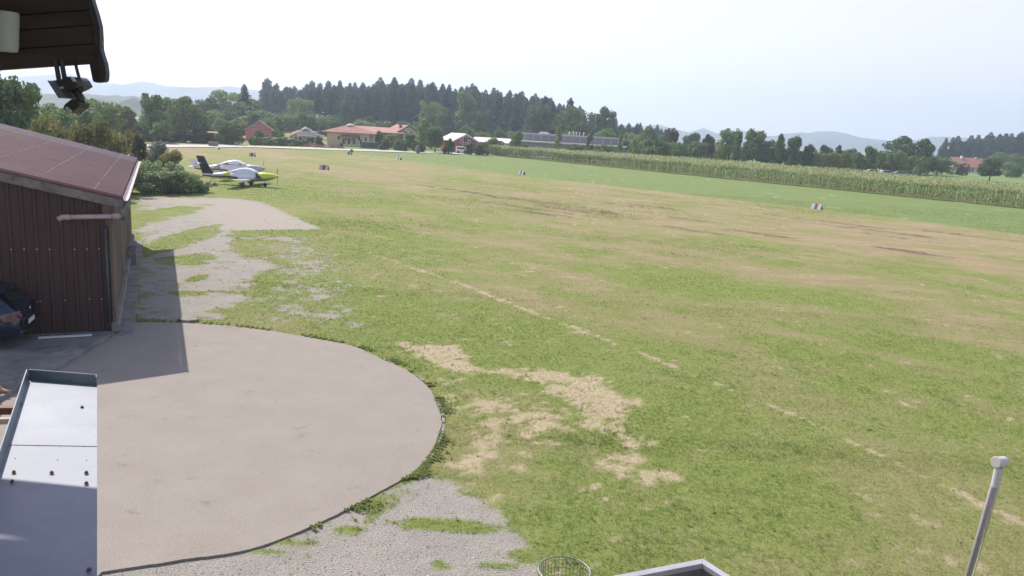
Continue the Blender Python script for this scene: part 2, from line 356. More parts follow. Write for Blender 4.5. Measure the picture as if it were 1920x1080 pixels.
o = pad.build('paved_pad', M['pad']); tag(o, kind='structure')
kb = MB(); N0, N1 = 28, 112           # kerb blocks along the visible right rim
for i in range(N0, N1, 3):
    a, b = sm[i], sm[min(i + 3, len(sm) - 1)]; t = (b - a).normalized(); nn = Vector((t.y, -t.x, 0)); L = (b - a).length
    w_ = .045 + random.random() * .03; zt = .02 + random.random() * .03
    Mx = Matrix(((t.x, nn.x, 0, a.x), (t.y, nn.y, 0, a.y), (0, 0, 1, 0), (0, 0, 0, 1)))
    if random.random() < (.85 if 52 < i < 80 else .3): kb.box((.01, .02, -.05), (L - .012, .02 + w_, zt), M=Mx)
o = kb.build('kerb', M['kerb'], bevel=.01); tag(o, kind='structure')

# ------------------------------------------------------------------ far gravel road round the field
M['road'] = simple('road_gravel', (.50, .47, .42), .95, .15, .5, bump=.3)
rc = [g(-60, 265), g(120, 268), g(285, 274), g(450, 274.5), g(600, 279.5), g(760, 285), g(920, 290.5)]
rc = [Vector((p.x, p.y, 0)) for p in rc]; rb = MB(); ra = []; rc.append(rc[-1] + Vector((30, 3, 0)))
for i, p in enumerate(rc):
    t = (rc[min(i + 1, len(rc) - 1)] - rc[max(i - 1, 0)]).normalized(); nn = Vector((-t.y, t.x, 0)) * 4.2
    ra.append((p + nn + Vector((0, 0, .09)), p - nn + Vector((0, 0, .09))))
for a, b in zip(ra[:-1], ra[1:]): rb.add([a[0], a[1], b[1], b[0]], [(0, 1, 2, 3)])
o = rb.build('road', M['road']); tag(o, kind='structure')

# ------------------------------------------------------------------ corrugated hangar
e1 = Vector((-.420, .9075, 0)).normalized(); e2 = Vector((-e1.y, e1.x, 0))     # along the side wall away from us; to the left
A0 = Vector((-10.69, 20.1, 0))
hang = empty('hangar', A0, 0, 'brown corrugated hangar with a shallow red-brown roof beside the paved pad', 'hangar')
HM = Matrix(((e1.x, e2.x, 0, 0), (e1.y, e2.y, 0, 0), (0, 0, 1, 0), (0, 0, 0, 1)))      # local: x along side wall, y left, z up
LW = 16.6; WD = 10.4; ZE = 3.80; SL = .24; WR = 5.1
ph = [HM @ Vector(p) for p in ()]
def sheet_mat(name, col, dirt, rough=.55, sp=.3):
    m = N(name); v = m.co(); a = m.noise(m.co((.7, .7, .25)), 2.2, 6, .65); b = m.noise(v, .35, 3)
    c = m.mix(m.ramp(a, .35, .75), tuple(x * .82 for x in col), col); c = m.mix(m.ramp(a, .62, .85), c, m.mix(.45, c, dirt))
    c = m.mix(m.ramp(b, .4, .7), c, m.mix(.2, c, dirt)); m.l(c, m.b.inputs['Base Color']); m.b.inputs['Roughness'].default_value = rough
    m.b.inputs['Specular IOR Level'].default_value = sp; return m.m
M['brown_sheet'] = sheet_mat('brown_sheet', (.06, .034, .029), (.09, .068, .06))
M['roof_sheet'] = sheet_mat('roof_sheet', (.20, .105, .10), (.32, .24, .23), .6, .3)
M['roof_sheet_pale'] = sheet_mat('roof_sheet_pale', (.24, .17, .175), (.32, .27, .27), .5)
M['old_wood'] = simple('old_wood', (.15, .115, .085), .9, .45, 2, bump=.5, bscale=20, stretch=(1, 1, .25))
M['barge'] = simple('barge_paint', (.17, .155, .145), .85, .3, 2.5, bump=.4, bscale=25, dirt=(.05, .045, .04))
M['gutter'] = simple('gutter_metal', (.33, .27, .27), .45, .3, 4, metal=.35)
M['green_pipe'] = simple('green_pipe', (.05, .075, .07), .5)
M['pink_pipe'] = simple('faded_pipe', (.42, .33, .31), .5, .15)
M['dull_metal'] = simple('dull_metal', (.17, .17, .165), .5, .3, 5, metal=.4)
M['screw'] = simple('screw_head', (.6, .58, .55), .4, .1, metal=.6)
# trapezoid sheet front (gable) wall
def trap(n0, n1, pitch, depth):   # list of (s, offset)
    pts = []; s = n0
    while s < n1:
        pts += [(s, 0), (s + pitch * .62, 0), (s + pitch * .70, depth), (s + pitch * .92, depth)]; s += pitch
    pts.append((n1, 0)); return pts
fw = MB(); prof = trap(0, WD, .28, .035)
def roof_z(y): return ZE + SL * min(y, 2 * WR - y)
vs = []
for s_, o_ in prof: vs += [HM @ Vector((-.02 - o_, s_, .02)), HM @ Vector((-.02 - o_, s_, roof_z(max(s_, 0)) - .16))]
fw.add(vs, [(2 * i, 2 * i + 2, 2 * i + 3, 2 * i + 1) for i in range(len(prof) - 1)])
fw.build('front_wall', M['brown_sheet'], hang)
for z in (1.0, 2.35):
    for k in range(24):
        scw = MB()
        if random.random() < .8:
            c = HM @ Vector((-.062, .28 * k + .225, z + random.uniform(-.01, .01))); scw.box((c.x - .013, c.y - .013, c.z - .013), (c.x + .013, c.y + .013, c.z + .013)); scw.build('screw', M['screw'], hang)
# timber inner posts and side wall of thin upright boards
sw = MB(); x = .0
while x < LW:
    wd = min(.145, LW - x); o_ = random.uniform(-.006, .006)
    sw.box((x, -.05 + o_, .38), (x + wd - .008, .0 + o_, ZE - .02), M=HM); x += .15
sw.box((0, .0, .3), (LW, .08, ZE - .05), M=HM)
sw.build('side_wall', M['old_wood'], hang)
bw = MB(); bw.box((LW - .08, .08, 0), (LW, WD, ZE), M=HM); bw.box((.1, WD - .08, 0), (LW - .1, WD, ZE - .1), M=HM); bw.build('rear_wall', M['brown_sheet'], hang)
pl = MB(); pl.box((-.30, -.50, -.1), (LW, .02, .05), M=HM); pl.box((-.12, -.16, .1), (LW, .02, .36), M=HM)
pl.build('plinth', M['concrete'], hang, bevel=.015)
cn = MB(); cn.box((-.10, -.10, .3), (.02, -.02, ZE - .55), M=HM); cn.box((-.09, -.16, ZE - .62), (.06, .1, ZE - .2), M=HM); cn.box((-.07, -.12, ZE - .85), (.05, .05, ZE - .62), M=HM)
cn.build('corner_post', M['old_wood'], hang)
# roof: corrugated sheets, ribs run from ridge to eave
x0, x1 = -.28, LW + 1.2; rf = MB(); nrib = int((x1 - x0) / .29)
def roof_pts(yo):
    vs = []
    for i in range(nrib * 4 + 1):
        xx = x0 + (x1 - x0) * i / (nrib * 4); ph_ = i % 4; h = (.0, .028, .028, .0)[ph_]
        vs.append(HM @ Vector((xx, yo, roof_z(max(yo, -1) if yo <= WR else yo) + h)))
    return vs
def rz2(y): return ZE + SL * (y if y <= WR else 2 * WR - y)
cols = []
for yo in (-.38, WR, 2 * WR + .38):
    cols.append([HM @ Vector((x0 + (x1 - x0) * i / (nrib * 4), yo, rz2(yo) + (.0, .065, .065, .0)[i % 4])) for i in range(nrib * 4 + 1)])
K = nrib * 4 + 1
for a in range(2):
    fs = [(i, i + 1, i + 1 + K, i + K) for i in range(K - 1)]
    vs = cols[a] + cols[a + 1]; b = len(rf.m); rf.add(vs, fs)
    for j in range(K - 1):
        if j > (K - 1) * .80: rf.m[b + j] = 1
        if j % 4 == 3: rf.m[b + j] = 2  # flat valley faces take a darker tone so the ribs stand out
    rf.add([v - Vector((0, 0, .04)) for v in vs], fs)
M['roof_valley'] = sheet_mat('roof_valley_dark', (.075, .04, .04), (.10, .07, .07), .8, .1); rf.build('roof', [M['roof_sheet'], M['roof_sheet_pale'], M['roof_valley']], hang)
rs = MB()
for yy in (.25, 1.45, 2.65, 3.85):
    for k in range(nrib):
        if random.random() < .75:
            c = HM @ Vector((x0 + (k + .38) * (x1 - x0) / nrib, yy, rz2(yy) + .065)); rs.box((c.x - .012, c.y - .012, c.z), (c.x + .012, c.y + .012, c.z + .014))
tag(rs.build('roof_screws', M['screw'], hang), kind='stuff')
rd = MB(); rd.prism([(WR - .22, rz2(WR - .22) + .035), (WR, rz2(WR) + .055), (WR + .22, rz2(WR + .22) + .035), (WR, rz2(WR) + .03)], x0, x1, 'x')
rd.v = [tuple(HM @ Vector(v)) for v in rd.v]; rd.build('ridge_cap', M['roof_sheet_pale'], hang)
for s_ in (1, -1):
    bb = MB(); y0 = -.38 if s_ > 0 else 2 * WR + .38
    bb.prism([(y0, rz2(y0) - .27), (WR, rz2(WR) - .27), (WR, rz2(WR) - .03), (y0, rz2(y0) - .03)], x0 + .02, x0 + .06, 'x')
    bb.v = [tuple(HM @ Vector(v)) for v in bb.v]; bb.build('bargeboard', M['barge'], hang)
so = MB(); so.box((x0 + .06, -.36, ZE - .13), (x1, -.05, ZE - .115), M=HM)
so.build('soffit', M['old_wood'], hang)
# gutter: open half round with a funnel at the near end
gt = MB(); rings = []
for xx, dz in ((x0 - .02, .03), (x1 + .02, -.02)):
    ring = []
    for k in range(9): a = math.pi + k * math.pi / 8; ring.append(HM @ Vector((xx, -.47 + .075 * math.cos(a), ZE - .12 + dz + .075 * math.sin(a))))
    for k in range(9): a = 2 * math.pi - k * math.pi / 8; ring.append(HM @ Vector((xx, -.47 + .066 * math.cos(a), ZE - .118 + dz + .066 * math.sin(a))))
    rings.append(ring)
gt.loft(rings); gt.build('gutter', M['gutter'], hang)
q = HM @ Vector((x0 + .12, -.47, ZE - .19)); dp = MB(); dp.tube([q, q - Vector((0, 0, .12)), HM @ Vector((-.22, -.40, ZE - .42)), HM @ Vector((-.22, -.40, ZE - .66))], [.07, .08, .085, .075], 12)
dp.build('gutter_outlet', M['dull_metal'], hang, smooth=True)
pp = MB(); pp.tube([HM @ Vector((-.22, -.36, ZE - .56)), HM @ Vector((-.22, .85, ZE - .60))], .062, 12); pp.tube([HM @ Vector((-.22, -.30, ZE - .56)), HM @ Vector((-.22, -.12, ZE - .566))], .074, 12)
pp.tube([HM @ Vector((-.22, .83, ZE - .60)), HM @ Vector((-.22, 1.0, ZE - .60)), HM @ Vector((-.21, 1.1, ZE - .66))], [.072, .072, .068], 12)
pp.build('drain_pipe', M['pink_pipe'], hang, smooth=True)
gp = MB(); gp.tube([HM @ Vector((-.15, .05, ZE - .9)), HM @ Vector((-.15, .05, .35))], .035, 10); gp.build('corner_downpipe', M['green_pipe'], hang, smooth=True)
ub = MB(); ub.box((LW * .62, -.35, .0), (LW * .62 + .5, -.1, .75), M=HM); ub.box((LW * .62 - .03, -.37, .75), (LW * .62 + .53, -.1, .80), M=HM)
o = ub.build('meter_box', M['concrete']); o.location = A0; tag(o, 'small grey concrete box standing against the foot of the hangar side wall', 'box')
# concrete apron before the hangar door
ap = GP((215, 632), (180, 652), (120, 690), (60, 722), (0, 757), (-60, 790)); ap += [(-17.5, 13.6), (-20.5, 16.6)]
ap2 = [(A0 + HM @ Vector((-.06, 9.2, 0)))[:2], (A0 + HM @ Vector((-.06, .6, 0)))[:2], (A0 + HM @ Vector((-.10, -.02, 0)))[:2]]
apr = MB(); pv = ap + ap2; nn = len(pv); apr.add([(a, b, .135) for a, b in pv] + [(a, b, -.1) for a, b in pv], [tuple(range(nn))] + [(i, (i + 1) % nn, (i + 1) % nn + nn, i + nn) for i in range(nn)])
M['apron'] = simple('apron_concrete', (.20, .195, .18), .9, .35, 1.3, bump=.7, bscale=30, dirt=(.10, .095, .085))
o = apr.build('door_apron', M['apron'], bevel=.02); tag(o, kind='structure')
th = MB(); p_, q_ = g(72, 632, .17), g(172, 627, .17)
t = (q_ - p_).normalized(); n_ = Vector((t.y, -t.x, 0)) * .05
th.add([p_ + n_, q_ + n_, q_ - n_, p_ - n_, p_ + n_ - Vector((0, 0, .03)), q_ + n_ - Vector((0, 0, .03)), q_ - n_ - Vector((0, 0, .03)), p_ - n_ - Vector((0, 0, .03))], [(0, 1, 2, 3), (4, 5, 6, 7), (0, 1, 5, 4), (1, 2, 6, 5), (2, 3, 7, 6), (3, 0, 4, 7)])
M['white_paint'] = simple('white_paint', (.72, .72, .72), .5, .06)
o = th.build('door_rail', M['white_paint']); tag(o, 'thin white rail lying on the apron along the foot of the brown hangar wall', 'rail')
st = MB(); c = g(352, 603, 0); pts = [(c.x + .30 * math.cos(a) * (1 + .25 * math.sin(3 * a)), c.y + .20 * math.sin(a)) for a in [k * math.pi / 5 for k in range(10)]]
st.prism(pts, 0, .09, 'z'); o = st.build('stone', M['kerb'], bevel=.02); tag(o, 'pale flat stone in the grass at the top edge of the paved pad', 'stone')

# ------------------------------------------------------------------ dark blue hatchback by the hangar
M['car_paint'] = N('car_paint'); b_ = M['car_paint'].b; b_.inputs['Base Color'].default_value = (.012, .022, .05, 1); b_.inputs['Roughness'].default_value = .22; b_.inputs['Metallic'].default_value = .3; b_.inputs['Coat Weight'].default_value = .6; M['car_paint'] = M['car_paint'].m
M['glass'] = N('dark_glass'); b_ = M['glass'].b; b_.inputs['Base Color'].default_value = (.012, .02, .018, 1); b_.inputs['Roughness'].default_value = .06; b_.inputs['Specular IOR Level'].default_value = .7; M['glass'] = M['glass'].m
M['rubber'] = simple('rubber', (.02, .02, .02), .85, .2)
M['lamp_red'] = simple('lamp_red', (.28, .03, .02), .2, .1, spec=.8); M['lamp_clear'] = simple('lamp_clear', (.10, .06, .055), .15, .1, spec=.8)
M['chrome'] = simple('chrome', (.6, .6, .6), .2, .05, metal=.9)
car = empty('parked_car', (0, 0, 0), 0, 'dark blue hatchback parked on the concrete apron in front of the hangar', 'car')
# stations: x (0 = rear), then half-section (y, z) list
st_ = [(0.00, [(.62, .32), (.74, .42), (.76, .60), (.70, .74), (.60, .80), (.40, .84), (.0, .85)]),
       (0.10, [(.70, .24), (.82, .40), (.84, .62), (.80, .80), (.70, .92), (.50, .97), (.0, .99)]),
       (0.38, [(.74, .20), (.86, .40), (.87, .64), (.84, .86), (.70, 1.18), (.52, 1.24), (.0, 1.26)]),
       (0.70, [(.75, .18), (.87, .40), (.88, .66), (.85, .90), (.66, 1.36), (.52, 1.42), (.0, 1.45)]),
       (1.50, [(.75, .18), (.875, .40), (.88, .66), (.86, .91), (.64, 1.41), (.52, 1.455), (.0, 1.48)]),
       (2.40, [(.75, .18), (.875, .40), (.88, .66), (.86, .92), (.64, 1.36), (.52, 1.41), (.0, 1.43)]),
       (3.15, [(.75, .18), (.875, .40), (.88, .64), (.86, .90), (.78, .99), (.60, 1.02), (.0, 1.04)]),
       (3.90, [(.74, .20), (.86, .40), (.86, .62), (.82, .78), (.72, .85), (.50, .89), (.0, .91)]),
       (4.25, [(.62, .26), (.74, .40), (.74, .55), (.68, .64), (.58, .68), (.40, .70), (.0, .71)])]
bd = MB(); rings = []
for x, h in st_: rings.append([(x, y, z) for y, z in h] + [(x, -y, z) for y, z in h[::-1][1:]] )
bd.loft(rings); body = bd.build('body', M['car_paint'], car, smooth=True)
s2 = body.modifiers.new('s', 'SUBSURF'); s2.levels = s2.render_levels = 2
for side in (1, -1):
    gw = MB(); o_ = .012
    poly_ = [(.52, .99, .80), (.60, 1.02, .795), (1.45, 1.00, .83), (2.9, 1.0, .83), (2.35, 1.33, .665), (1.5, 1.37, .655), (.85, 1.32, .675), (.66, 1.2, .72)]
    gw.add([(x, side * (y + o_), z) for x, z, y in poly_], [tuple(range(len(poly_)))]); gw.build('side_window', M['glass'], car)
    tl = MB(); tl.add([(.02, side * .60, .93), (.20, side * .84, .93), (.42, side * .868, .87), (.30, side * .885, .72), (.0, side * .80, .70), (-.02, side * .62, .78)], [(0, 1, 4, 5), (1, 2, 3, 4)])
    tlo = tl.build('tail_light', M['lamp_clear'], car); lr = MB()
    lr.tube([(-.0, side * .72, .84), (-.04, side * .72, .84)], .045, 14); lr.build('lens', M['lamp_red'], tlo); lr = MB(); lr.tube([(.16, side * .82, .82), (.13, side * .89, .82)], .04, 14); lr.build('lens', M['lamp_red'], tlo)
    rl = MB(); rl.add([(-.03, side * .60, .42), (-.035, side * .72, .42), (-.035, side * .72, .47), (-.03, side * .60, .47)], [(0, 1, 2, 3)]); rl.build('reflector', M['lamp_red'], car)
    for x in (.85, 3.45):
        wh = MB(); wh.tube([(x, side * .70, .31), (x, side * .885, .31)], .31, 28); wo_ = wh.build('wheel', M['rubber'], car, bevel=.02)
        rm = MB(); rm.tube([(x, side * .88, .31), (x, side * .893, .31)], .20, 20); rm.build('rim', M['chrome'], wo_)
rw = MB(); rw.add([(.17, -.60, 1.03), (.17, .60, 1.03), (.44, .50, 1.29), (.44, -.50, 1.29)], [(0, 1, 2, 3)])
for i in range(4): pass
rw.v = [(x - .045, y, z + .03) for x, y, z in rw.v]; rw.build('rear_window', M['glass'], car)
sp = MB(); sp.prism([(.34, 1.33), (.40, 1.37), (.75, 1.46), (.75, 1.43)], -.52, .52, 'y'); sp.build('spoiler', M['car_paint'], car, bevel=.01)
npl = MB(); npl.box((-.055, -.26, .52), (-.04, .26, .63)); pla = npl.build('number_plate', M['white_paint'], car)
dk = MB()
for k, (a, b) in enumerate(((-.20, -.15), (-.13, -.08), (0, .05), (.07, .12), (.14, .19))): dk.box((-.058, a, .545), (-.0552, b, .605))
bdg = MB(); bdg.tube([(-.03, 0, .87), (-.05, 0, .87)], .05, 16); bdg.build('badge', M['chrome'], car)
car.location = (-12.0, 18.65, .135); car.rotation_euler = (0, 0, math.atan2(e2.y, e2.x) - .12)

# ------------------------------------------------------------------ wooden roof eave of our own building, with lamp, floodlight and sensor
M['dark_wood'] = simple('dark_wood', (.05, .036, .032), .85, .5, 3.0, bump=.6, bscale=9, stretch=(.25, 1, 3))
M['black_plastic'] = simple('black_plastic', (.035, .035, .035), .5, .2)
M['grey_glass'] = simple('lamp_glass', (.45, .43, .40), .25, .1, spec=.7)
M['lampshade'] = simple('lampshade_enamel', (.33, .34, .31), .55, .08)
ev = empty('roof_eave', (-1.95, 3.28, 6.2), 0, 'dark wooden roof eave jutting in at the top left corner', 'roof eave')
EO = Vector((-1.95, 3.28, 6.2))
def ebox(mb, a, b): mb.box([a[i] - EO[i] for i in range(3)], [b[i] - EO[i] for i in range(3)])
D_ = 3.28
pc = lambda px, py, D=D_: d(px, py, D)
# fascia planks, one above the other (edge profile read off at the eave's own distance)
rows = [(118, 82), (81, 47), (46, 19), (18, -25), (-26, -80)]
xr = [(184, 172), (176, 176), (171, 171), (167, 167), (162, 163)]
for (yb, yt), (xb, xt) in zip(rows, xr):
    mb = MB(); a = pc(xb, yb); b = pc(xt if False else xb, yt); l0 = pc(-420, yb + 34 + 8, D_); l1 = pc(-420, yt + 34 + 8, D_)
    dd = random.uniform(-.006, .006)
    v = [Vector((l0.x, D_ + dd, l0.z)), Vector((a.x, D_ + dd, a.z)), Vector((b.x, D_ + dd, b.z)), Vector((l1.x, D_ + dd, l1.z))]
    v2 = [p + Vector((0, .035, 0)) for p in v]
    mb.add([p - EO for p in v + v2], [(0, 1, 2, 3), (7, 6, 5, 4), (0, 1, 5, 4), (1, 2, 6, 5), (2, 3, 7, 6), (3, 0, 4, 7)]); mb.build('plank', M['dark_wood'], ev, bevel=.004)
# soffit boards running back over our heads and the roof covering
sf = MB(); zt = pc(160, -80).z
sf.box((-8 + 1.95, -6, zt - 6.2), (pc(160, -80).x + 1.95, .0, zt - 6.2 + .03)); sf.build('roof_boards', M['dark_wood'], ev)
rcv = MB(); rcv.box((-8 + 1.95, -6, zt - 6.2 + .032), (pc(160, -80).x + 1.95 + .02, .1, zt - 6.2 + .06)); rcv.build('roof_cover', M['dull_metal'], ev)
# bent verge flashing strip hanging down past the boards
fl = MB(); prof_ = [(166, -80, 158), (172, 0, 163), (180, 25, 168), (186, 48, 174), (187.5, 70, 180), (188, 92, 183), (191, 103, 183), (196, 118, 184), (198.5, 135, 186), (198, 148, 188), (194, 154, 187)]
rings = []
for a, y, b in prof_:
    p, q = pc(a, y, D_ - .02), pc(b, y, D_ - .02)
    rings.append([p - EO, q - EO, q + Vector((0, .03, 0)) - EO, p + Vector((0, .03, 0)) - EO])
fl.loft(rings); fl.build('verge_strip', M['black_plastic'], ev)
bl = MB(); c0, c1 = pc(164, 114), pc(172, 155); c2, c3 = pc(196, 153), pc(192, 112)
v = [c0 - EO, c1 - EO, c2 - EO, c3 - EO]; v2 = [p + Vector((0, .05, 0)) for p in v]
bl.add(v + v2, [(0, 1, 2, 3), (7, 6, 5, 4), (0, 1, 5, 4), (1, 2, 6, 5), (2, 3, 7, 6), (3, 0, 4, 7)]); bl.build('end_block', M['dark_wood'], ev, bevel=.012)
# enamel lamp at the far left
lp = pc(8, 60, D_ - .16); lm = MB(); k_ = (D_ - .16) / 1450
lm.tube([lp + Vector((0, 0, 35 * k_)), lp + Vector((0, 0, 30 * k_)), lp + Vector((0, 0, -26 * k_)), lp + Vector((0, 0, -34 * k_))], [25 * k_, 25.5 * k_, 21 * k_, 19 * k_], 24)
lm.v = [tuple(Vector(v) - lp) for v in lm.v]
lo = lm.build('wall_lamp', M['lampshade'], smooth=False, bevel=.003); lo.location = lp; tag(lo, 'pale cup-shaped lamp on the dark boards at the top left', 'lamp')
# floodlight with motion sensor on two rods
FD = 3.26; fo = pc(118, 118, FD)
flo = empty('floodlight', fo, 0, 'dark floodlight with motion sensor hanging on two rods under the eave', 'floodlight')
def fl_part(name, quad, D0, D1, mat, parent=flo, bevel=.004):
    mb = MB(); v = [d(a, b, D0) - fo for a, b in quad]; v2 = [d(a, b, D0) + Vector((0, D1 - D0, 0)) - fo for a, b in quad]; n = len(quad)
    mb.add(v + v2, [tuple(range(n)), tuple(range(2 * n - 1, n - 1, -1))] + [(i, (i + 1) % n, (i + 1) % n + n, i + n) for i in range(n)])
    return mb.build(name, mat, parent, bevel=bevel)
for xa, xb in ((104, 111), (115, 122)):
    mb = MB(); mb.tube([d(xa, 112, FD) - fo, d(xb, 152, FD) - fo], .0095, 10); mb.build('rod', M['black_plastic'], flo)
lamp = fl_part('lamp_housing', [(89, 152), (113, 149), (122, 144), (132, 143), (139, 149), (145, 160), (136, 166), (124, 171), (122, 176), (125, 181), (110, 184)], FD - .05, FD + .07, M['black_plastic'])
fl_part('lamp_rim', [(88, 151), (93, 151), (114, 183), (109, 184)], FD - .09, FD + .10, M['dull_metal'], lamp, .002)
fl_part('status_window', [(131, 145), (134, 144), (140, 152), (137, 154)], FD - .055, FD - .04, M['grey_glass'], lamp, 0)
fl_part('label_plate', [(110, 163), (118, 162), (118, 166), (110, 167)], FD - .055, FD - .045, M['grey_glass'], lamp, 0)
arm = MB(); arm.tube([d(137, 162, FD) - fo, d(145, 175, FD) - fo, d(150, 182, FD) - fo, d(152, 189, FD) - fo, d(145, 196, FD) - fo], [.014, .013, .017, .017, .014], 10); arm.build('sensor_arm', M['black_plastic'], flo, smooth=True)
sen = fl_part('motion_sensor', [(134, 185), (150, 193), (146, 202), (131, 213), (117, 203), (121, 195)], FD - .04, FD + .04, M['black_plastic'])
fl_part('sensor_lens', [(121, 202), (125, 200), (134, 208), (130, 212)], FD - .047, FD - .03, M['grey_glass'], sen, 0)
cb = MB(); cb.tube([d(a, b, FD) - fo for a, b in ((140, 112), (144, 130), (149, 148), (154, 160), (155, 168), (152, 172), (146, 170))], .0065, 8); cb.build('cable', M['black_plastic'], flo, smooth=True)
nl = MB(); nl.tube([pc(188, 83), pc(193, 82)], .003, 6); nl.v = [tuple(Vector(v) - EO) for v in nl.v]; nl.build('nail', M['chrome'], ev)
# wall of our own building, behind and below the camera
own = MB(); own.box((-7.5, -6.0, 0), (3.2, -.4, 4.0)); own.box((-7.5, -6.0, 4.0), (-5.2, -.6, 7.0)); o = own.build('tower_building', M['old_wood'])
tag(o, 'timber building the view is taken from, out of the frame below', 'building')

# ------------------------------------------------------------------ galvanised tray at the lower left
M['galv'] = N('galvanised'); mm = M['galv']; v = mm.co(); a = mm.noise(v, 5, 6, .7); b = mm.noise(v, 1.3, 4)
c = mm.mix(mm.ramp(a, .35, .7), (.20, .225, .275), (.255, .28, .33)); c = mm.mix(mm.ramp(b, .55, .75), c, (.18, .20, .245)); mm.l(c, mm.b.inputs['Base Color'])
mm.b.inputs['Metallic'].default_value = .1; mm.b.inputs['Roughness'].default_value = .6; M['galv'] = mm.m
M['galv_dark'] = simple('galvanised_edge', (.16, .21, .22), .5, .2, 6, metal=.3)
TZ = 4.8; ti = empty('metal_tray', g(120, 800, TZ), 0, 'galvanised sheet metal tray with raised rim and screws at the lower left', 'tray'); to = ti.location.copy()
c_ne = g(182, 722, TZ); c_nw = g(54, 712, TZ); c_sw = g(-72, 1112, TZ); c_se = g(182, 1110, TZ)
pl = MB(); seamA = g(13, 834, TZ); seamB = g(182, 837, TZ)
def slab(mb, quad, t, dz=0):
    v = [Vector(p) + Vector((0, 0, dz)) - to for p in quad]; v2 = [p - Vector((0, 0, t)) for p in v]; n = len(v)
    mb.add(v + v2, [tuple(range(n)), tuple(range(2 * n - 1, n - 1, -1))] + [(i, (i + 1) % n, (i + 1) % n + n, i + n) for i in range(n)])
slab(pl, [c_nw, c_ne, seamB, seamA], .002, .001); slab(pl, [seamA.lerp(c_nw, .03), seamB.lerp(c_ne, .03), c_se, c_sw], .002, -.0012)
pl.build('tray_floor', M['galv'], ti)
rm = MB(); hgt = .045
def wall_(mb, a, b, h, out, t=.003):
    v = [a, b, b + Vector((0, 0, h)) + out, a + Vector((0, 0, h)) + out]; tdir = (b - a).cross(Vector((0, 0, 1))).normalized() * t
    v = [p - to for p in v]; v2 = [p + tdir for p in v]
    mb.add(v + v2, [(0, 1, 2, 3), (7, 6, 5, 4), (0, 1, 5, 4), (1, 2, 6, 5), (2, 3, 7, 6), (3, 0, 4, 7)])
wall_(rm, c_nw, c_ne, hgt, Vector((0, .004, 0))); wall_(rm, c_nw, c_sw, hgt, Vector((-.006, 0, 0)))
wall_(rm, c_ne, c_ne.lerp(c_se, .012), hgt, Vector((.0, 0, 0)))
rm.build('rim', M['galv_dark'], ti)
fg = MB(); e = .006
for a, b in ((c_nw, c_ne), (c_nw, c_sw)):
    fg.tube([a + Vector((0, 0, hgt)) - to + (Vector((0, .004, 0)) if b is c_ne else Vector((-.006, 0, 0))), b + Vector((0, 0, hgt)) - to + (Vector((0, .004, 0)) if b is c_ne else Vector((-.006, 0, 0)))], .003, 6)
fg.build('folded_edge', M['galv'], ti)
M['rust'] = simple('rusty_washer', (.13, .075, .06), .6, .3, 40, metal=.3)
for px, py in ((38, 760), (154, 765), (26, 887), (97, 888), (162, 888), (23, 905), (162, 908), (167, 1071), (-10, 1071)):
    p = g(px, py, TZ) - to; sb = MB(); sb.tube([p + Vector((0, 0, .0025)), p + Vector((0, 0, .005))], .0068, 16); sb.tube([p + Vector((0, 0, .004)), p + Vector((0, 0, .010))], .0042, 6); sb.build('screw', M['rust'], ti)
for px, py in ((84, 762), (104, 762), (172, 767), (32, 835), (72, 836), (112, 837), (158, 837), (28, 859), (108, 862), (162, 863)):
    rv_ = MB(); p = g(px, py, TZ) - to; rv_.tube([p, p + Vector((0, 0, .002))], .0016, 8); rv_.build('rivet', M['rust'], ti)
# timbers under the tray
M['red_wood'] = simple('red_brown_wood', (.17, .065, .05), .7, .3, 4, stretch=(1, 3, 1)); M['pale_wood'] = simple('pale_wood', (.42, .36, .31), .85, .35, 6)
def bar(name, a, b, w_, h_, mat, label, cat):
    t = (b - a).normalized(); s = t.cross(Vector((0, 0, 1))).normalized(); u = s.cross(t)
    Mx = Matrix(((t.x, s.x, u.x, a.x), (t.y, s.y, u.y, a.y), (t.z, s.z, u.z, a.z), (0, 0, 0, 1)))
    mb = MB(); mb.box((0, -w_ / 2, -h_ / 2), ((b - a).length, w_ / 2, h_ / 2), M=Mx); o = mb.build(name, mat, bevel=.004); return tag(o, label, cat)
bar('beam', g(-260, 770, 4.6), g(60, 768, 4.6), .045, .035, M['red_wood'], 'red-brown wooden beam running under the metal tray at the left edge', 'beam')
bar('plank', g(-260, 800, 4.45), g(60, 787, 4.45), .03, .03, M['pale_wood'], 'weathered pale plank just below the red-brown beam', 'plank')

# ------------------------------------------------------------------ person standing at the left edge (only a calf and foot reach into the frame)
M['skin'] = simple('skin', (.45, .24, .16), .55, .08); M['shorts'] = simple('shorts_cloth', (.06, .07, .10), .9); M['shirt'] = simple('shirt_cloth', (.35, .36, .38), .9); M['hair'] = simple('hair', (.05, .035, .025), .8)
fp = g(6, 735, .135)
def skin(name, chain, mat, parent, root=0, sub=2):
    pts = []; ed = []; rad = []; ids = {}
    for path in chain:
        last = None
        for p in path:
            key = tuple(round(c, 3) for c in p[:3])
            if key not in ids: ids[key] = len(pts); pts.append(p[:3]); rad.append(p[3])
            if last is not None: ed.append((last, ids[key]))
            last = ids[key]
    me = bpy.data.meshes.new(name); me.from_pydata(pts, ed, []); o = bpy.data.objects.new(name, me); C.objects.link(o)
    md = o.modifiers.new('skin', 'SKIN'); md.use_smooth_shade = True
    for i, r_ in enumerate(rad): me.skin_vertices[0].data[i].radius = (r_, r_); me.skin_vertices[0].data[i].use_root = (i == root)
    sbd = o.modifiers.new('s', 'SUBSURF'); sbd.levels = sbd.render_levels = sub; me.materials.append(mat)
    if parent: o.parent = parent
    return o
pe = empty('person', fp, math.radians(0), 'person in shorts at the left edge, bare calf and sandalled foot showing', 'person')
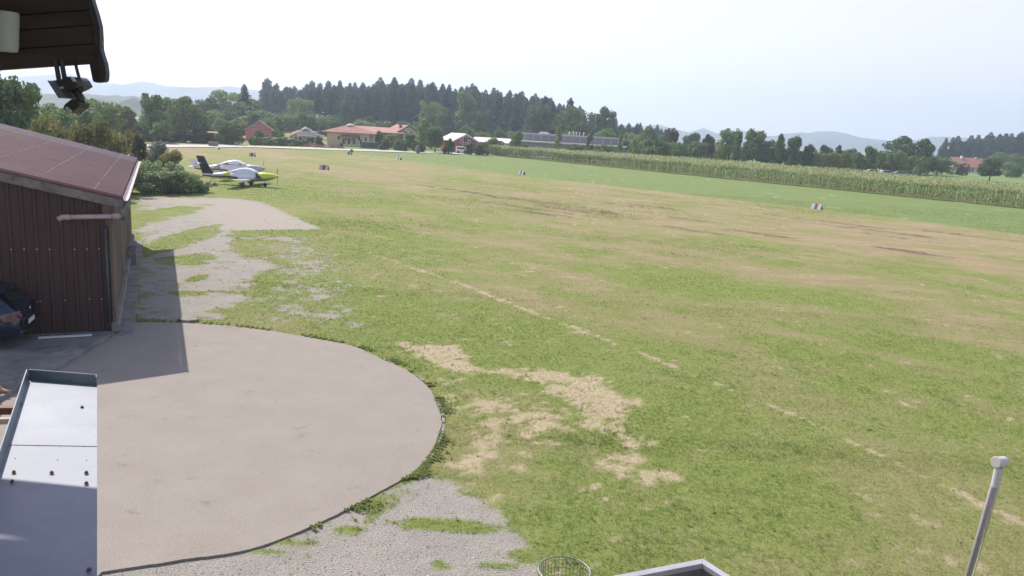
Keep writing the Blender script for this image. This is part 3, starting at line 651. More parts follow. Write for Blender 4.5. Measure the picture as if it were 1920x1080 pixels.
# local: x = forward of the person, y = person's left, right foot (y<0 side) in frame
leg = lambda s, fx: [(0, .0, .98, .13), (0, s * .09, .90, .11), (fx * .4 + .02, s * .10, .50, .062), (fx * .6, s * .10, .34, .058), (fx, s * .11, .09, .036), (fx + .05, s * .11, .045, .04), (fx + .14, s * .12, .03, .035), (fx + .2, s * .12, .022, .022)]
arm_ = lambda s: [(0, 0, 1.38, .11), (0, s * .17, 1.40, .06), (-.02, s * .22, 1.14, .045), (.06, s * .23, .90, .034), (.09, s * .23, .82, .03)]
bodyo = skin('body', [[(0, 0, .98, .13), (0, 0, 1.15, .125), (0, 0, 1.38, .11), (0, 0, 1.50, .055), (.01, 0, 1.60, .085), (.01, 0, 1.70, .09), (.01, 0, 1.77, .06)], leg(1, -.28), leg(-1, .50), arm_(1), arm_(-1)], M['skin'], pe)
for s in (1, -1):
    for k, (dy, L) in enumerate(((-.025, .07), (-.009, .08), (.008, .075), (.024, .06))):
        skin('finger', [[(.095, s * .23 + dy * .7, .80, .009), (.11, s * .23 + dy, .80 - L * .5, .008), (.105, s * .23 + dy, .80 - L, .006)]], M['skin'], bodyo, sub=1)
    skin('thumb', [[(.11, s * .205, .82, .010), (.135, s * .195, .79, .009), (.14, s * .195, .76, .007)]], M['skin'], bodyo, sub=1)
skin('shorts', [[(0, 0, 1.02, .15), (0, .10, .88, .125), (-.07, .11, .60, .10)], [(0, 0, 1.02, .15), (0, -.10, .88, .125), (.17, -.10, .60, .10)]], M['shorts'], pe)
skin('shirt', [[(0, 0, .98, .15), (0, 0, 1.15, .145), (0, 0, 1.38, .135), (0, 0, 1.46, .08)], [(0, 0, 1.38, .135), (0, .18, 1.39, .08), (-.01, .22, 1.22, .062)], [(0, 0, 1.38, .135), (0, -.18, 1.39, .08), (-.01, -.22, 1.22, .062)]], M['shirt'], pe)
hr = skin('hair', [[(-.03, 0, 1.66, .075), (-.02, 0, 1.74, .09), (.0, 0, 1.79, .06)]], M['hair'], pe)
pe.location = fp + Vector((-.56, .10, 0))

# ------------------------------------------------------------------ wire basket, railing corner and pole at the bottom
M['wire'] = simple('galvanised_wire', (.24, .235, .225), .5, .2, metal=.3); M['rag'] = simple('red_packaging', (.45, .08, .10), .6)
bk0 = g(1058, 1074, .85); bk = empty('wire_basket', (bk0.x, bk0.y, 0), 0, 'round galvanised wire litter basket at the bottom edge', 'litter basket'); BR = .31
for z, r_ in ((.88, BR), (.04, BR * .82)):
    mb = MB(); mb.tube([(r_ * math.cos(a), r_ * math.sin(a), z) for a in [k * math.pi / 20 for k in range(41)]], 0.009 if z > .5 else .006, 8, cap=False); mb.build('rim' if z > .5 else 'base_ring', M['wire'], bk)
mb = MB()
for k in range(40):
    a = k * math.pi / 20; mb.tube([(BR * .82 * math.cos(a), BR * .82 * math.sin(a), .04), (BR * math.cos(a), BR * math.sin(a), .88)], .0028, 4, cap=False)
for k in range(16):
    z = .09 + k * .05; r_ = BR * (.82 + .18 * z / .88); mb.tube([(r_ * math.cos(a), r_ * math.sin(a), z) for a in [q * math.pi / 16 for q in range(33)]], .0028, 4, cap=False)
mb.build('wire_mesh', M['wire'], bk)
mb = MB(); mb.tube([(.10, .14, .62), (.20, .12, .66)], [.05, .03], 7); o = mb.build('red_wrapper', M['rag']); o.location = bk.location; tag(o, 'crumpled red wrapper inside the round wire basket', 'wrapper')

M['rail_paint'] = simple('rail_grey_paint', (.38, .37, .42), .5, .12, 4, spec=.5, dirt=(.30, .30, .33)); M['rail_dark'] = simple('rail_inner', (.17, .165, .20), .6, .2, 4)
RZ = 3.1; rc0 = g(1318, 1047, RZ); ra = (g(1146, 1080, RZ) - rc0).normalized(); rb_ = (g(1372, 1081, RZ) - rc0).normalized()
rl = empty('terrace_railing', (rc0.x, rc0.y, 0), 0, 'grey railing corner with mitred top rails at the bottom edge', 'railing')
def rail(a, dirv, L, side, name):
    t = dirv; s = Vector((-t.y, t.x, 0)).normalized() * side; mb = MB(); o0 = Vector((rc0.x, rc0.y, 0)); W_ = .055
    p = a - o0; k = .0
    # mitred plank: outer edge a..a+L, inner edge shifted by the mitre
    other = rb_ if dirv is ra else ra
    inner = (ra + rb_).normalized() * (W_ / max(.2, math.sin(ra.angle(rb_) / 2)))
    q = [p, p + t * L, p + t * L + s * W_, p + inner]
    v = [x + Vector((0, 0, 0)) for x in q]; v2 = [x - Vector((0, 0, .04)) for x in q]
    mb.add(v + v2, [(0, 1, 2, 3), (7, 6, 5, 4), (0, 1, 5, 4), (1, 2, 6, 5), (2, 3, 7, 6), (3, 0, 4, 7)]); mb.build(name, M['rail_paint'], rl, bevel=.003)
    mb = MB(); q = [p + inner * .45, p + t * L + s * W_ * .5, p + t * L + s * W_ * .72, p + inner * .7]
    v = [x - Vector((0, 0, .041)) for x in q]; v2 = [x - Vector((0, 0, .30)) for x in q]
    mb.add(v + v2, [(0, 1, 2, 3), (7, 6, 5, 4), (0, 1, 5, 4), (1, 2, 6, 5), (2, 3, 7, 6), (3, 0, 4, 7)]); mb.build('side_panel', M['rail_dark'], rl)
rail(rc0, ra, 2.6, 1 if ra.cross(rb_).z > 0 else -1, 'top_rail'); rail(rc0, rb_, 1.9, -1 if ra.cross(rb_).z > 0 else 1, 'top_rail')
for p in (Vector((0, 0, 0)) + (ra + rb_).normalized() * .06, ra * 2.5 + rb_ * .03, rb_ * 1.8 + ra * .03):
    mb = MB(); mb.box((p.x - .03, p.y - .03, 0), (p.x + .03, p.y + .03, RZ - .305)); mb.build('post', M['rail_dark'], rl)

M['pole'] = simple('pole_metal', (.33, .31, .32), .42, .12, 6, metal=.5); M['white_plastic'] = simple('white_plastic', (.50, .50, .50), .4, .06)
T = g(1871, 886, 4.0); B = g(1815, 1080, 3.0); dv = (B - T); low = T + dv * (T.z / -dv.z)
po = empty('pole', low, 0, 'leaning grey metal pole with a white round cap at the lower right', 'pole')
mb = MB(); mb.tube([Vector((0, 0, 0)), T - low], .021, 16); mb.build('shaft', M['pole'], po, smooth=True)
ax = (d(1862, 866, 4.9) - d(1885, 864, 4.98)); ax = Vector((-.90, -.42, .05)).normalized(); hc = g(1876, 866, 4.07) - low
mb = MB(); mb.tube([hc - ax * .04, hc + ax * .035], .034, 24); mb.tube([hc + ax * .035, hc + ax * .046], .038, 24); mb.tube([T - low - Vector((0, 0, .10)), T - low + Vector((.002, 0, .035))], .027, 16)
hd = mb.build('cap_housing', M['white_plastic'], po, smooth=False, bevel=.002)
mb = MB(); mb.tube([hc + ax * .0465, hc + ax * .048], .031, 20); mb.build('front_lens', M['grey_glass'], hd)
s_ = Vector((.034, .01, 0)); mb = MB(); mb.tube([hc - ax * .03 - Vector((0, 0, .02)), T - low + s_ * .9 - Vector((0, 0, .10)), (T - low) * .75 + s_ * 1.4, (T - low) * .5 + s_ * 1.1, s_], .004, 6); mb.build('cable', M['white_plastic'], po, smooth=True)

# ------------------------------------------------------------------ two parked light aircraft
def paint(name, col, r=.3, coat=.3):
    m = N(name); v = m.co(); a = m.noise(v, 1.5, 4); m.l(m.mix(m.ramp(a, .3, .7), tuple(x * .92 for x in col), col), m.b.inputs['Base Color'])
    m.b.inputs['Roughness'].default_value = r; m.b.inputs['Coat Weight'].default_value = coat; return m.m
M['pw'] = paint('plane_white', (.74, .75, .78)); M['py'] = paint('plane_yellow', (.62, .72, .03)); M['pd'] = paint('plane_navy', (.035, .045, .055)); M['pg'] = paint('plane_grey', (.24, .27, .33))
M['pr'] = paint('propeller_red', (.62, .09, .04)); M['cover'] = simple('canopy_cover', (.62, .66, .76), .8, .06, 2, bump=.3, bscale=6); M['tyre'] = M['rubber']; M['pc'] = simple('plane_glass', (.16, .18, .20), .15, .1, spec=.8)
M['pred'] = paint('plane_red', (.45, .05, .05)); M['psil'] = paint('plane_silver', (.42, .45, .50), .35)
def sect(x, zt, zb, w_, n=20, pw=2.4):
    zc = (zt + zb) / 2; h = (zt - zb) / 2; out = []
    for k in range(n):
        a = 2 * math.pi * k / n; c, s = math.cos(a), math.sin(a)
        out.append((x, w_ * math.copysign(abs(c) ** (2 / pw), c), zc + h * math.copysign(abs(s) ** (2 / pw), s)))
    return out
def foil(x0, chord, y, z, th, n=12):
    up_ = [(0, 0), (.03, .45), (.12, .85), (.3, 1), (.6, .7), (1, 0.05)]; p = [(x0 - t * chord, y, z + h * th) for t, h in up_] + [(x0 - t * chord, y, z - h * th * .45) for t, h in up_[::-1][:-1]]
    return p
def make_plane(name, label, cat, sch, rzdeg, loc):
    r_ = empty(name, loc, math.radians(rzdeg), label, cat, 'light aircraft parked on the grass')
    S = [(0.0, .82, .60, .05), (.45, .86, .56, .10), (1.0, .86, .53, .17), (2.1, 1.08, .46, .33), (2.7, 1.14, .41, .45)]
    t = MB(); t.loft([sect(*s) for s in S], mf=lambda c: (1 if c.z < .62 else (2 if (c.z < .72 and c.x < 2.9) else (3 if (c.x > 1.75) else 0))))
    # 0 upper, 1 belly, 2 dark band, 3 panel colour
    S2 = [(2.7, 1.14, .41, .45), (3.4, 1.12, .37, .53), (4.1, 1.13, .37, .55), (4.75, 1.13, .39, .52), (5.05, 1.21, .42, .47)]
    f = MB(); f.loft([sect(*s) for s in S2], mf=lambda c: 1 if c.z < .62 else (2 if c.z < .74 and c.x < 3.3 else 0))
    f.v += []; tl = t.build('tail_boom', [sch['top'], sch['belly'], sch['band'], sch['panel']], r_, smooth=True)
    f.build('fuselage', [sch['top'], sch['belly'], sch['band']], r_, smooth=True)
    cn = MB(); cs = [(2.45, 1.16, .95, .18), (2.9, 1.32, .9, .34), (3.4, 1.47, .9, .43), (3.9, 1.56, .9, .46), (4.35, 1.52, .9, .45), (4.75, 1.36, .95, .42), (5.12, 1.20, 1.0, .36)]
    cn.loft([sect(*s) for s in cs], mf=sch.get('cmf')); cn.build('canopy', sch['canopy'], r_, smooth=True)
    if sch['glass']:
        for sd_ in (1, -1):
            gl = MB(); pts = [(2.9, 1.14), (3.35, 1.34), (3.9, 1.43), (4.35, 1.40), (4.72, 1.22), (4.8, 1.14)]
            gl.add([(x, sd_ * (.485 - (z - 1.1) * .45), z) for x, z in pts], [tuple(range(6))]); gl.build('window', M['pc'], r_)
    cw = MB(); cw.loft([sect(*s) for s in [(5.05, 1.21, .42, .47), (5.5, 1.23, .46, .46), (6.1, 1.20, .60, .38), (6.55, 1.12, .76, .24), (6.66, 1.08, .82, .17)]], mf=lambda c: 1 if c.z < .80 else 0)
    cw.build('engine_cowling', [sch['cowl'], sch['belly']], r_, smooth=True)
    vs = MB()
    for sd_ in (1, -1):
        vs = MB(); vs.add([(4.95, sd_ * .50, 1.16), (5.15, sd_ * .49, 1.14), (5.42, sd_ * .485, .82), (5.62, sd_ * .46, .72), (4.85, sd_ * .535, .72), (5.05, sd_ * .51, .90)], [(0, 1, 2, 3, 4, 5)])
        if sch['stripe']: vs.build('cowl_stripe', sch['stripe'], r_)
    sp_ = MB(); sp_.loft([sect(*s, n=14, pw=2) for s in [(6.66, 1.08, .82, .13), (6.78, 1.05, .86, .095), (6.90, .98, .93, .03)]]); sp_.build('spinner', sch['cowl'], r_, smooth=True)
    pr = MB()
    for s in (1, -1):
        pr.loft([[(6.71 + .03 * q, s * 0 + (.045 if i in (0, 1) else -.045) * wq, .95 + s * z) for i, q in enumerate((0, .6, .6, 0))] for z, wq, in ((.08, .8), (.3, 1.4), (.55, 1.1), (.72, .4))])
    prp = pr.build('propeller', sch['prop'], r_); 
    fh = sch.get('fh', 1); fn = MB(); fn.loft([[(x0, .0 + o, z) for x0, o in ((a, -.03 * k), (b, -.05 * k), (c, -.012), (c, .012), (b, .05 * k), (a, .03 * k))] for z, a, b, c, k in ((.62, 1.75, .9, .06, 1), (.95, 1.0, .6, -.02, 1), (1.5, .62, .3, -.22, .8), (2.28, .22, .0, -.50, .5), (2.33, .10, -.1, -.45, .3))])
    fn.v = [(x, y, .62 + (z - .62) * fh) for x, y, z in fn.v]; fn.build('tail_fin', sch['fin'], r_)
    zs, xs_ = sch['stab']
    sb = MB(); sb.loft([foil(xs_ - .12, .42, -1.15, zs, .02), foil(xs_, .62, 0, zs, .035), foil(xs_ - .12, .42, 1.15, zs, .02)]); sb.build('tailplane', sch['stabmat'], r_, smooth=True)
    for sd_ in (1, -1):
        wg = MB(); b0 = .38
        wg.loft([foil(4.75, 1.42, sd_ * .40, .52, .10), foil(4.72, 1.36, sd_ * 1.6, .57, .085), foil(4.62, 1.12, sd_ * 3.3, .66, .07)]); wo2 = wg.build('wing', sch['wing'], r_, smooth=True)
        tp = MB(); tp.loft([foil(4.62, 1.12, sd_ * 3.3, .66, .07), foil(4.58, 1.05, sd_ * 3.75, .70, .065), foil(4.45, .80, sd_ * 4.0, .76, .045), foil(4.2, .45, sd_ * 4.1, .84, .02)]); tp.build('wing_tip', sch['tip'], wo2, smooth=True)
        lg = MB(); lg.tube([(4.0, sd_ * .40, .46), (3.98, sd_ * .9, .20)], [.04, .03], 8); lg.build('gear_leg', sch['belly'], r_)
        wl = MB(); wl.tube([(3.98, sd_ * .86, .17), (3.98, sd_ * .98, .17)], .17, 18); wl.build('main_wheel', M['tyre'], r_, bevel=.02)
        if sch['spats']:
            fr = MB(); fr.loft([sect(*s, n=12) for s in [(3.62, .24, .14, .02), (3.80, .32, .10, .07), (4.02, .37, .12, .085), (4.26, .26, .14, .03)]]); fr.v = [(x, y + sd_ * .92, z) for x, y, z in fr.v]; fr.build('wheel_spat', sch['belly'], r_, smooth=True)
    lg = MB(); lg.tube([(5.55, 0, .50), (5.62, 0, .16)], .03, 8); lg.build('nose_leg', sch['belly'], r_)
    wl = MB(); wl.tube([(5.62, -.06, .15), (5.62, .06, .15)], .15, 18); wl.build('nose_wheel', M['tyre'], r_, bevel=.02)
    return r_
front = dict(top=M['pw'], belly=M['pg'], band=M['pd'], panel=M['py'], canopy=[M['cover']], glass=False, cowl=M['py'], stripe=M['pd'], prop=M['pr'], fin=M['pd'], stab=(1.72, .35), stabmat=M['pd'], wing=M['pw'], tip=M['py'], spats=True)
rear = dict(top=M['pw'], belly=M['psil'], band=M['pred'], panel=M['psil'], canopy=[M['pw']], glass=True, cowl=M['psil'], stripe=None, prop=M['psil'], fin=M['pw'], stab=(.84, .25), stabmat=M['pw'], wing=M['pw'], tip=M['pw'], spats=False, fh=.45)
pos = g(463, 348); hd_ = -4
off = Vector((4.0 * math.cos(math.radians(hd_)), 4.0 * math.sin(math.radians(hd_)), 0))
make_plane('aircraft', 'nearer aircraft with yellow nose, dark navy tail fin, red propeller and white canopy cover', 'aircraft', front, hd_, pos - off)
pos2 = g(441, 335); rp = make_plane('aircraft', 'white and silver aircraft with tinted windows standing behind the yellow-nosed one', 'aircraft', rear, hd_ + 2, pos2 - off); rp.scale = (1, 1, 1.14)
sp0 = g(403, 349); ts = empty('tail_trestle', sp0, 0, 'small grey trestle on the grass below the dark aircraft tail', 'trestle'); mb = MB()
mb.tube([(0, 0, .9), (0, 0, .12)], .015, 6); mb.build('upright', M['dull_metal'], ts)
mb = MB(); mb.loft([[(-.28, -.2, 0), (.28, -.2, 0), (.28, .2, 0), (-.28, .2, 0)], [(-.05, -.05, .28), (.05, -.05, .28), (.05, .05, .28), (-.05, .05, .28)]]); mb.build('weight', M['dull_metal'], ts)

# ------------------------------------------------------------------ airfield markers: white boards folded like a tent, coloured band in the middle
M['mk_white'] = simple('marker_white', (.42, .43, .45), .6, .08, 5); M['mk_red'] = simple('marker_red', (.22, .05, .045), .6); M['mk_dark'] = simple('marker_dark', (.05, .055, .06), .7)
def marker(px, py, L, rz, band, label, Hh=.54):
    p = g(px, py); r_ = empty('edge_marker', p, rz, label, 'marker', 'tent-shaped markers along the airstrip')
    mb = MB(); hw = .28; L = L * .78
    for a, b, mt in ((-L / 2, -L * .16, 0), (-L * .16, L * .14, 1), (L * .14, L / 2, 0)):
        mb.add([(a, -hw, 0), (b, -hw, 0), (b, 0, Hh), (a, 0, Hh), (a, hw, 0), (b, hw, 0)], [(0, 1, 2, 3), (3, 2, 5, 4)], mt)
    mb.build('board', [M['mk_white'], band], r_)
    mb = MB(); x = L / 2 - .03
    mb.add([(-x, -hw + .03, 0), (-x, hw - .03, 0), (-x, 0, Hh - .05)], [(0, 1, 2)]); mb.add([(x, -hw + .03, 0), (x, hw - .03, 0), (x, 0, Hh - .05)], [(0, 1, 2)]); mb.build('end_panel', M['mk_dark'], r_)
marker(608, 318, 1.45, -.08, M['mk_red'], 'white marker with a red band lying in the grass right of the two aircraft')
marker(978, 327, 1.2, -.75, M['mk_dark'], 'white marker with a dark band at the green field edge near the middle')
marker(1531, 392, 1.35, -.80, M['mk_red'], 'white marker with a red band and dark end at the right side of the airstrip')
marker(473, 293.5, 1.15, -.05, M['mk_dark'], 'white marker with a dark band in the grass beyond the aircraft')
marker(655, 290, 1.2, -.4, M['mk_dark'], 'white marker with a dark band beside the small bush near the road')
marker(748, 299.5, 1.2, -.7, M['mk_dark'], 'white marker with a dark band midway between road and the corn')
marker(408, 280, .9, -.5, M['mk_white'], 'small plain white marker just this side of the road left of centre', .4)
bx = MB(); bx.box((-.75, -.4, 0), (.75, .4, .75)); bx.box((-.8, -.45, .75), (.8, .45, .82)); o = bx.build('utility_box', M['dull_metal']); o.location = g(400, 274.5); tag(o, 'grey box at the near edge of the gravel road above the aircraft', 'box')
pb = MB(); pb.box((-.35, -.2, 0), (.35, .2, .32)); pb.tube([(-.38, 0, .2), (.38, 0, .2)], .19, 12); M['blue'] = simple('blue_plastic', (.10, .30, .55), .5)
o = pb.build('blue_drum', M['blue'], smooth=False, bevel=.02); o.location = g(311, 360); tag(o, 'light blue plastic drum lying at the foot of the bramble thicket', 'drum')
M['grey_tub'] = simple('grey_brown_tub', (.17, .15, .14), .8)
tb = MB(); tb.tube([(0, 0, 0), (0, 0, .7), (0, 0, .95), (0, 0, 1.0)], [.45, .5, .38, .1], 16); o = tb.build('covered_barrel', M['grey_tub'], smooth=True); o.location = g(269, 358); tag(o, 'grey-brown covered barrel in the bushes beside the hangar end', 'barrel')
po_ = MB(); po_.tube([(0, 0, 0), (0.05, 0, 2.9)], .07, 8); po_.tube([(0.02, 0, 1.2), (-.35, .1, .1)], .05, 8); o = po_.build('timber_post', M['old_wood']); o.location = g(258, 356); tag(o, 'dark upright timber post at the far end of the hangar gutter', 'post')

# ------------------------------------------------------------------ foliage prototypes
def leafcloud(blobs, n, size, seed, flat=.5, inner=.25):
    r_ = np.random.default_rng(seed); c = np.array([b[0] for b in blobs], float); rad = np.array([b[1] for b in blobs], float)
    wgt = (rad[:, 0] * rad[:, 1] + rad[:, 0] * rad[:, 2] + rad[:, 1] * rad[:, 2]); k = r_.choice(len(blobs), n, p=wgt / wgt.sum())
    dr = r_.normal(size=(n, 3)); dr /= np.linalg.norm(dr, axis=1)[:, None]
    rr = np.where(r_.random(n) < inner, r_.uniform(.3, .85, n), r_.uniform(.82, 1.08, n))
    p = c[k] + dr * rad[k] * rr[:, None]
    nrm = dr + r_.normal(size=(n, 3)) * .75; nrm /= np.linalg.norm(nrm, axis=1)[:, None]
    a = np.cross(nrm, r_.normal(size=(n, 3))); a /= np.linalg.norm(a, axis=1)[:, None]; b = np.cross(nrm, a)
    s = size * r_.uniform(.55, 1.35, n)[:, None]; w_ = s * r_.uniform(.45, .9, n)[:, None]
    V = np.stack([p - a * s, p + b * w_, p + a * s, p - b * w_], 1).reshape(-1, 3)
    return V, np.arange(n * 4).reshape(n, 4)
def blobset(kind, seed):
    r_ = random.Random(seed); B = []
    if kind == 'round':
        for i in range(26):
            a = r_.random() * 6.283; z = r_.uniform(.28, .9); q = math.sqrt(max(0, 1 - ((z - .55) / .45) ** 2)) * .38 * r_.uniform(.5, 1.05)
            s = r_.uniform(.09, .17); B.append(((q * math.cos(a), q * math.sin(a), z), (s, s, s * .8)))
        B.append(((0, 0, .55), (.30, .30, .30)))
    elif kind == 'tall':
        for i in range(26):
            a = r_.random() * 6.283; z = r_.uniform(.15, .95); q = (.30 * (1 - max(0, z - .5) ** 1.5 * 1.9)) * r_.uniform(.4, 1.0)
            s = r_.uniform(.07, .13); B.append(((q * math.cos(a), q * math.sin(a), z - .02), (s, s, s * 1.1)))
        B.append(((0, 0, .5), (.2, .2, .36)))
    elif kind == 'column':
        for i in range(20):
            a = r_.random() * 6.283; z = r_.uniform(.06, .95); q = .26 * (1 - z) * r_.uniform(.3, 1.1) + .02
            s = r_.uniform(.05, .10); B.append(((q * math.cos(a), q * math.sin(a), z), (s, s, s * 1.5)))
    elif kind == 'spread':
        for i in range(34):
            a = r_.random() * 6.283; z = r_.uniform(.25, .93); q = .50 * math.sqrt(max(0, 1 - ((z - .45) / .52) ** 2)) * r_.uniform(.45, 1.02)
            s = r_.uniform(.09, .16); B.append(((q * math.cos(a), q * math.sin(a), z), (s * 1.15, s * 1.15, s * .75)))
        B.append(((0, 0, .5), (.38, .38, .3)))
    elif kind == 'bush':
        for i in range(24):
            a = r_.random() * 6.283; z = r_.uniform(.12, .85); q = .5 * math.sqrt(max(0, 1 - (z / 1.02) ** 2)) * r_.uniform(.3, 1.0)
            s = r_.uniform(.10, .18); B.append(((q * math.cos(a), q * math.sin(a), z), (s, s, s)))
        B.append(((0, 0, .3), (.38, .38, .34)))
    return B
PROTO = {}
def proto(kind, var, n=2600, size=.028):
    k = (kind, var, n)
    if k not in PROTO:
        V, Fc = leafcloud(blobset(kind, var * 7 + 3), n, size, var * 13 + 1, inner=.3); V[:, 2] = np.maximum(V[:, 2], .01)
        PROTO[k] = npmesh(kind + '_crown', V, Fc, M['leaf_mid'], 4, link=False)
        mb = MB(); rr = random.Random(var); h = .75
        mb.tube([(0, 0, -.02), (.01, 0, .2), (.0, .01, .45), (0, 0, h)], [.03, .022, .016, .005], 7)
        for i in range(5):
            a = rr.random() * 6.28; z = rr.uniform(.25, .5); mb.tube([(0, 0, z), (.12 * math.cos(a), .12 * math.sin(a), z + .13), (.24 * math.cos(a), .24 * math.sin(a), z + .22)], [.012, .008, .003], 5)
        me = bpy.data.meshes.new('trunk'); me.from_pydata(mb.v, [], mb.f); me.materials.append(M['bark']); PROTO[k + ('t',)] = me
    return PROTO[k], PROTO[k + ('t',)]
NV = {'round': 3, 'tall': 3, 'column': 2, 'spread': 3, 'bush': 4}
_cnt = 0
def tree(name, kind, base, h, wd, mat, label, cat='tree', group=None, n=2600, size=.028, depth=None):
    global _cnt; _cnt += 1
    cm, tm = proto(kind, _cnt % NV[kind], int(n * 1.25) if kind != 'bush' else n, size * (1.18 if kind != 'bush' else 1.12))
    r_ = empty(name, base, random.random() * 6.28, label, cat, group)
    nat = {'round': .84, 'tall': .68, 'column': .62, 'spread': 1.06, 'bush': 1.06}[kind]; sx = wd / nat
    c = inst('crown' if kind != 'bush' else 'foliage', cm, r_); c.scale = (sx, sx, h); c.material_slots[0].link = 'OBJECT'; c.material_slots[0].material = mat
    t = inst('trunk' if kind != 'bush' else 'stem', tm, r_); t.scale = (min(sx, h), min(sx, h), h)
    return r_
def ptree(px, ytop, wpx, D, kind, mat, label, name=None, group=None, n=2600, size=.028, cat='tree', ground=None):
    q = d(px, ytop, D); x = q.x; zb = float(hill_h(x, D)) if ground is None else ground
    k = math.hypot(x, D) / math.hypot((px - 960) / F, 1) / F if False else D / F
    return tree(name or 'broadleaf_tree', kind, (x, D, zb), max(q.z - zb, .5) * 1.04, wpx * k * 1.0, mat, label, cat, group, n, size)

# spruce prototypes: tiers of drooping boughs made of many narrow faces
def spruce_mesh(seed, bare=.12, dens=1.0, wid=.155, raggy=.35):
    r_ = np.random.default_rng(seed); V = []; 
    for t in np.linspace(bare, .985, int(30 * dens)):
        rad = wid * (1 - (t - bare) / (1 - bare)) ** .5 * (1 + .18 * math.sin(t * 23 + seed)) + .008
        nb = int(9 + 10 * (1 - t)); a0 = r_.random() * 6.28
        for k in range(nb):
            a = a0 + k * 6.283 / nb + r_.normal() * .15; L = rad * r_.uniform(1 - raggy, 1 + raggy * .6); z = t + r_.normal() * .006
            ca, sa = math.cos(a), math.sin(a); drop = L * r_.uniform(.15, .45); w_ = L * r_.uniform(.16, .28)
            p0 = np.array([0, 0, z + .012]); p1 = np.array([ca * L, sa * L, z - drop]); pm = (p0 + p1) / 2 + np.array([0, 0, .008]); sd_ = np.array([-sa, ca, 0]) * w_
            V += [p0, pm + sd_ - [0, 0, .012], p1, pm - sd_ - [0, 0, .012]]
            V += [p0 * .4 + pm * .6, pm + [0, 0, -.035], p1 * .9 + p0 * .1 + [0, 0, -.02], p1]
    V = np.array(V); me = npmesh('spruce_crown', V, np.arange(len(V)).reshape(-1, 4), M['needle'], 4, link=False)
    mb = MB(); mb.tube([(0, 0, -.02), (0, 0, .5), (0, 0, .99)], [.011, .008, .001], 6); tm = bpy.data.meshes.new('trunk'); tm.from_pydata(mb.v, [], mb.f); tm.materials.append(M['bark_grey']); return me, tm
SPR = [spruce_mesh(1, .12, 1.1, .19, .45), spruce_mesh(2, .2, 1.1, .17, .5), spruce_mesh(3, .08, 1.2, .21, .4), spruce_mesh(4, .35, 1.0, .15, .6), spruce_mesh(5, .45, .9, .14, .65)]
def spruce(x, y, h, var, label, group, wk=1.0):
    r_ = empty('spruce_tree', (x, y, float(hill_h(x, y)) - .2), random.random() * 6.28, label, 'spruce', group)
    a, b = SPR[var]; c = inst('crown', a, r_); c.scale = (h * wk, h * wk, h); t = inst('trunk', b, r_); t.scale = (h, h, h); return r_

# wooded hill behind the houses
SK = [(485, 150), (500, 147), (520, 150), (560, 156), (600, 147), (640, 150), (700, 145), (745, 141), (800, 149), (850, 152), (900, 157), (950, 165), (990, 170), (1030, 176), (1060, 190), (1080, 197), (1110, 208), (1140, 214), (1170, 232), (1190, 222), (1230, 233), (1275, 248)]
def skyl(px): return float(np.interp(px, [a for a, b in SK], [b for a, b in SK]))
rows_ = [(440, 30), (425, 38), (405, 36), (385, 34), (365, 32), (345, 30), (328, 26), (312, 20)]
LAB = 'tall dark spruce in the dense wood on the hill behind the houses'
for ri, (D, cnt) in enumerate(rows_):
    for k in range(cnt):
        px = 488 + (k + random.uniform(.1, .9)) * (1275 - 488) / cnt
        if px < 560 and ri > 3: continue
        dd = D + random.uniform(-9, 9); q = d(px, skyl(px) + random.uniform(-3, 9) + ri * 1.5, dd); zb = float(hill_h(q.x, dd))
        h = q.z - zb
        if ri: h = min(h, random.uniform(21, 27)) * random.uniform(.88, 1.0)
        h = max(7, h)
        var = random.choice([3, 4, 3]) if px < 620 else random.choice([0, 1, 2, 0, 1])
        if ri == 0 and px < 600: var = random.choice([3, 4, 1])
        spruce(q.x, dd, h, var, LAB, 'spruces of the wooded hill', 1.25 if h < 18 else random.uniform(1.1, 1.5))
# wood on the far right
for ri, (D, cnt) in enumerate(((470, 17), (450, 15), (430, 13))):
    for k in range(cnt):
        px = 1795 + (k + random.random() * .9) * (2060 - 1795) / cnt; yt = float(np.interp(px, [1760, 1790, 1830, 1870, 1920, 2060], [262, 256, 252, 244, 246, 250]))
        dd = D + random.uniform(-8, 8); q = d(px, yt + random.uniform(-2, 6) + ri * 4, dd); zb = float(hill_h(q.x, dd)); spruce(q.x, dd, max(10, q.z - zb), random.choice([0, 1, 2]), 'dark spruce in the wood at the right edge beyond the farmhouse', 'spruces of the right-hand wood', random.uniform(1.4, 1.8))
for px, yt, h_, lab in ((1775, 257, 0, 'slim spruce standing apart at the left end of the right-hand wood'), (1788, 256, 0, 'second slim spruce from the left end of the right-hand wood'), (1765, 272, 0, 'short slim spruce left of the right-hand wood, above the red roof')):
    q = d(px, yt, 425); zb = float(hill_h(q.x, 425)); spruce(q.x, 425, q.z - zb, 1, lab, None)
q = d(458, 156, 265); spruce(q.x, 265, q.z - float(hill_h(q.x, 265)), 3, 'lone ragged conifer poking above the round trees left of the wooded hill', None, 1.25)
for px, yt, D, lab in ((1023, 178, 300, 'ragged spruce on the right slope of the wooded hill, tallest there'), (1070, 182, 300, 'free-standing spruce silhouetted against the sky on the hill slope')):
    q = d(px, yt, D); spruce(q.x, D, q.z - float(hill_h(q.x, D)), 3, lab, None, 1.2)

for px_, yt_ in ((498, 168), (512, 172), (526, 170), (541, 176), (505, 190), (533, 186)):
    q = d(px_, yt_, 352); spruce(q.x, 352, q.z - float(hill_h(q.x, 352)), 0, LAB, 'spruces of the wooded hill', 1.3)
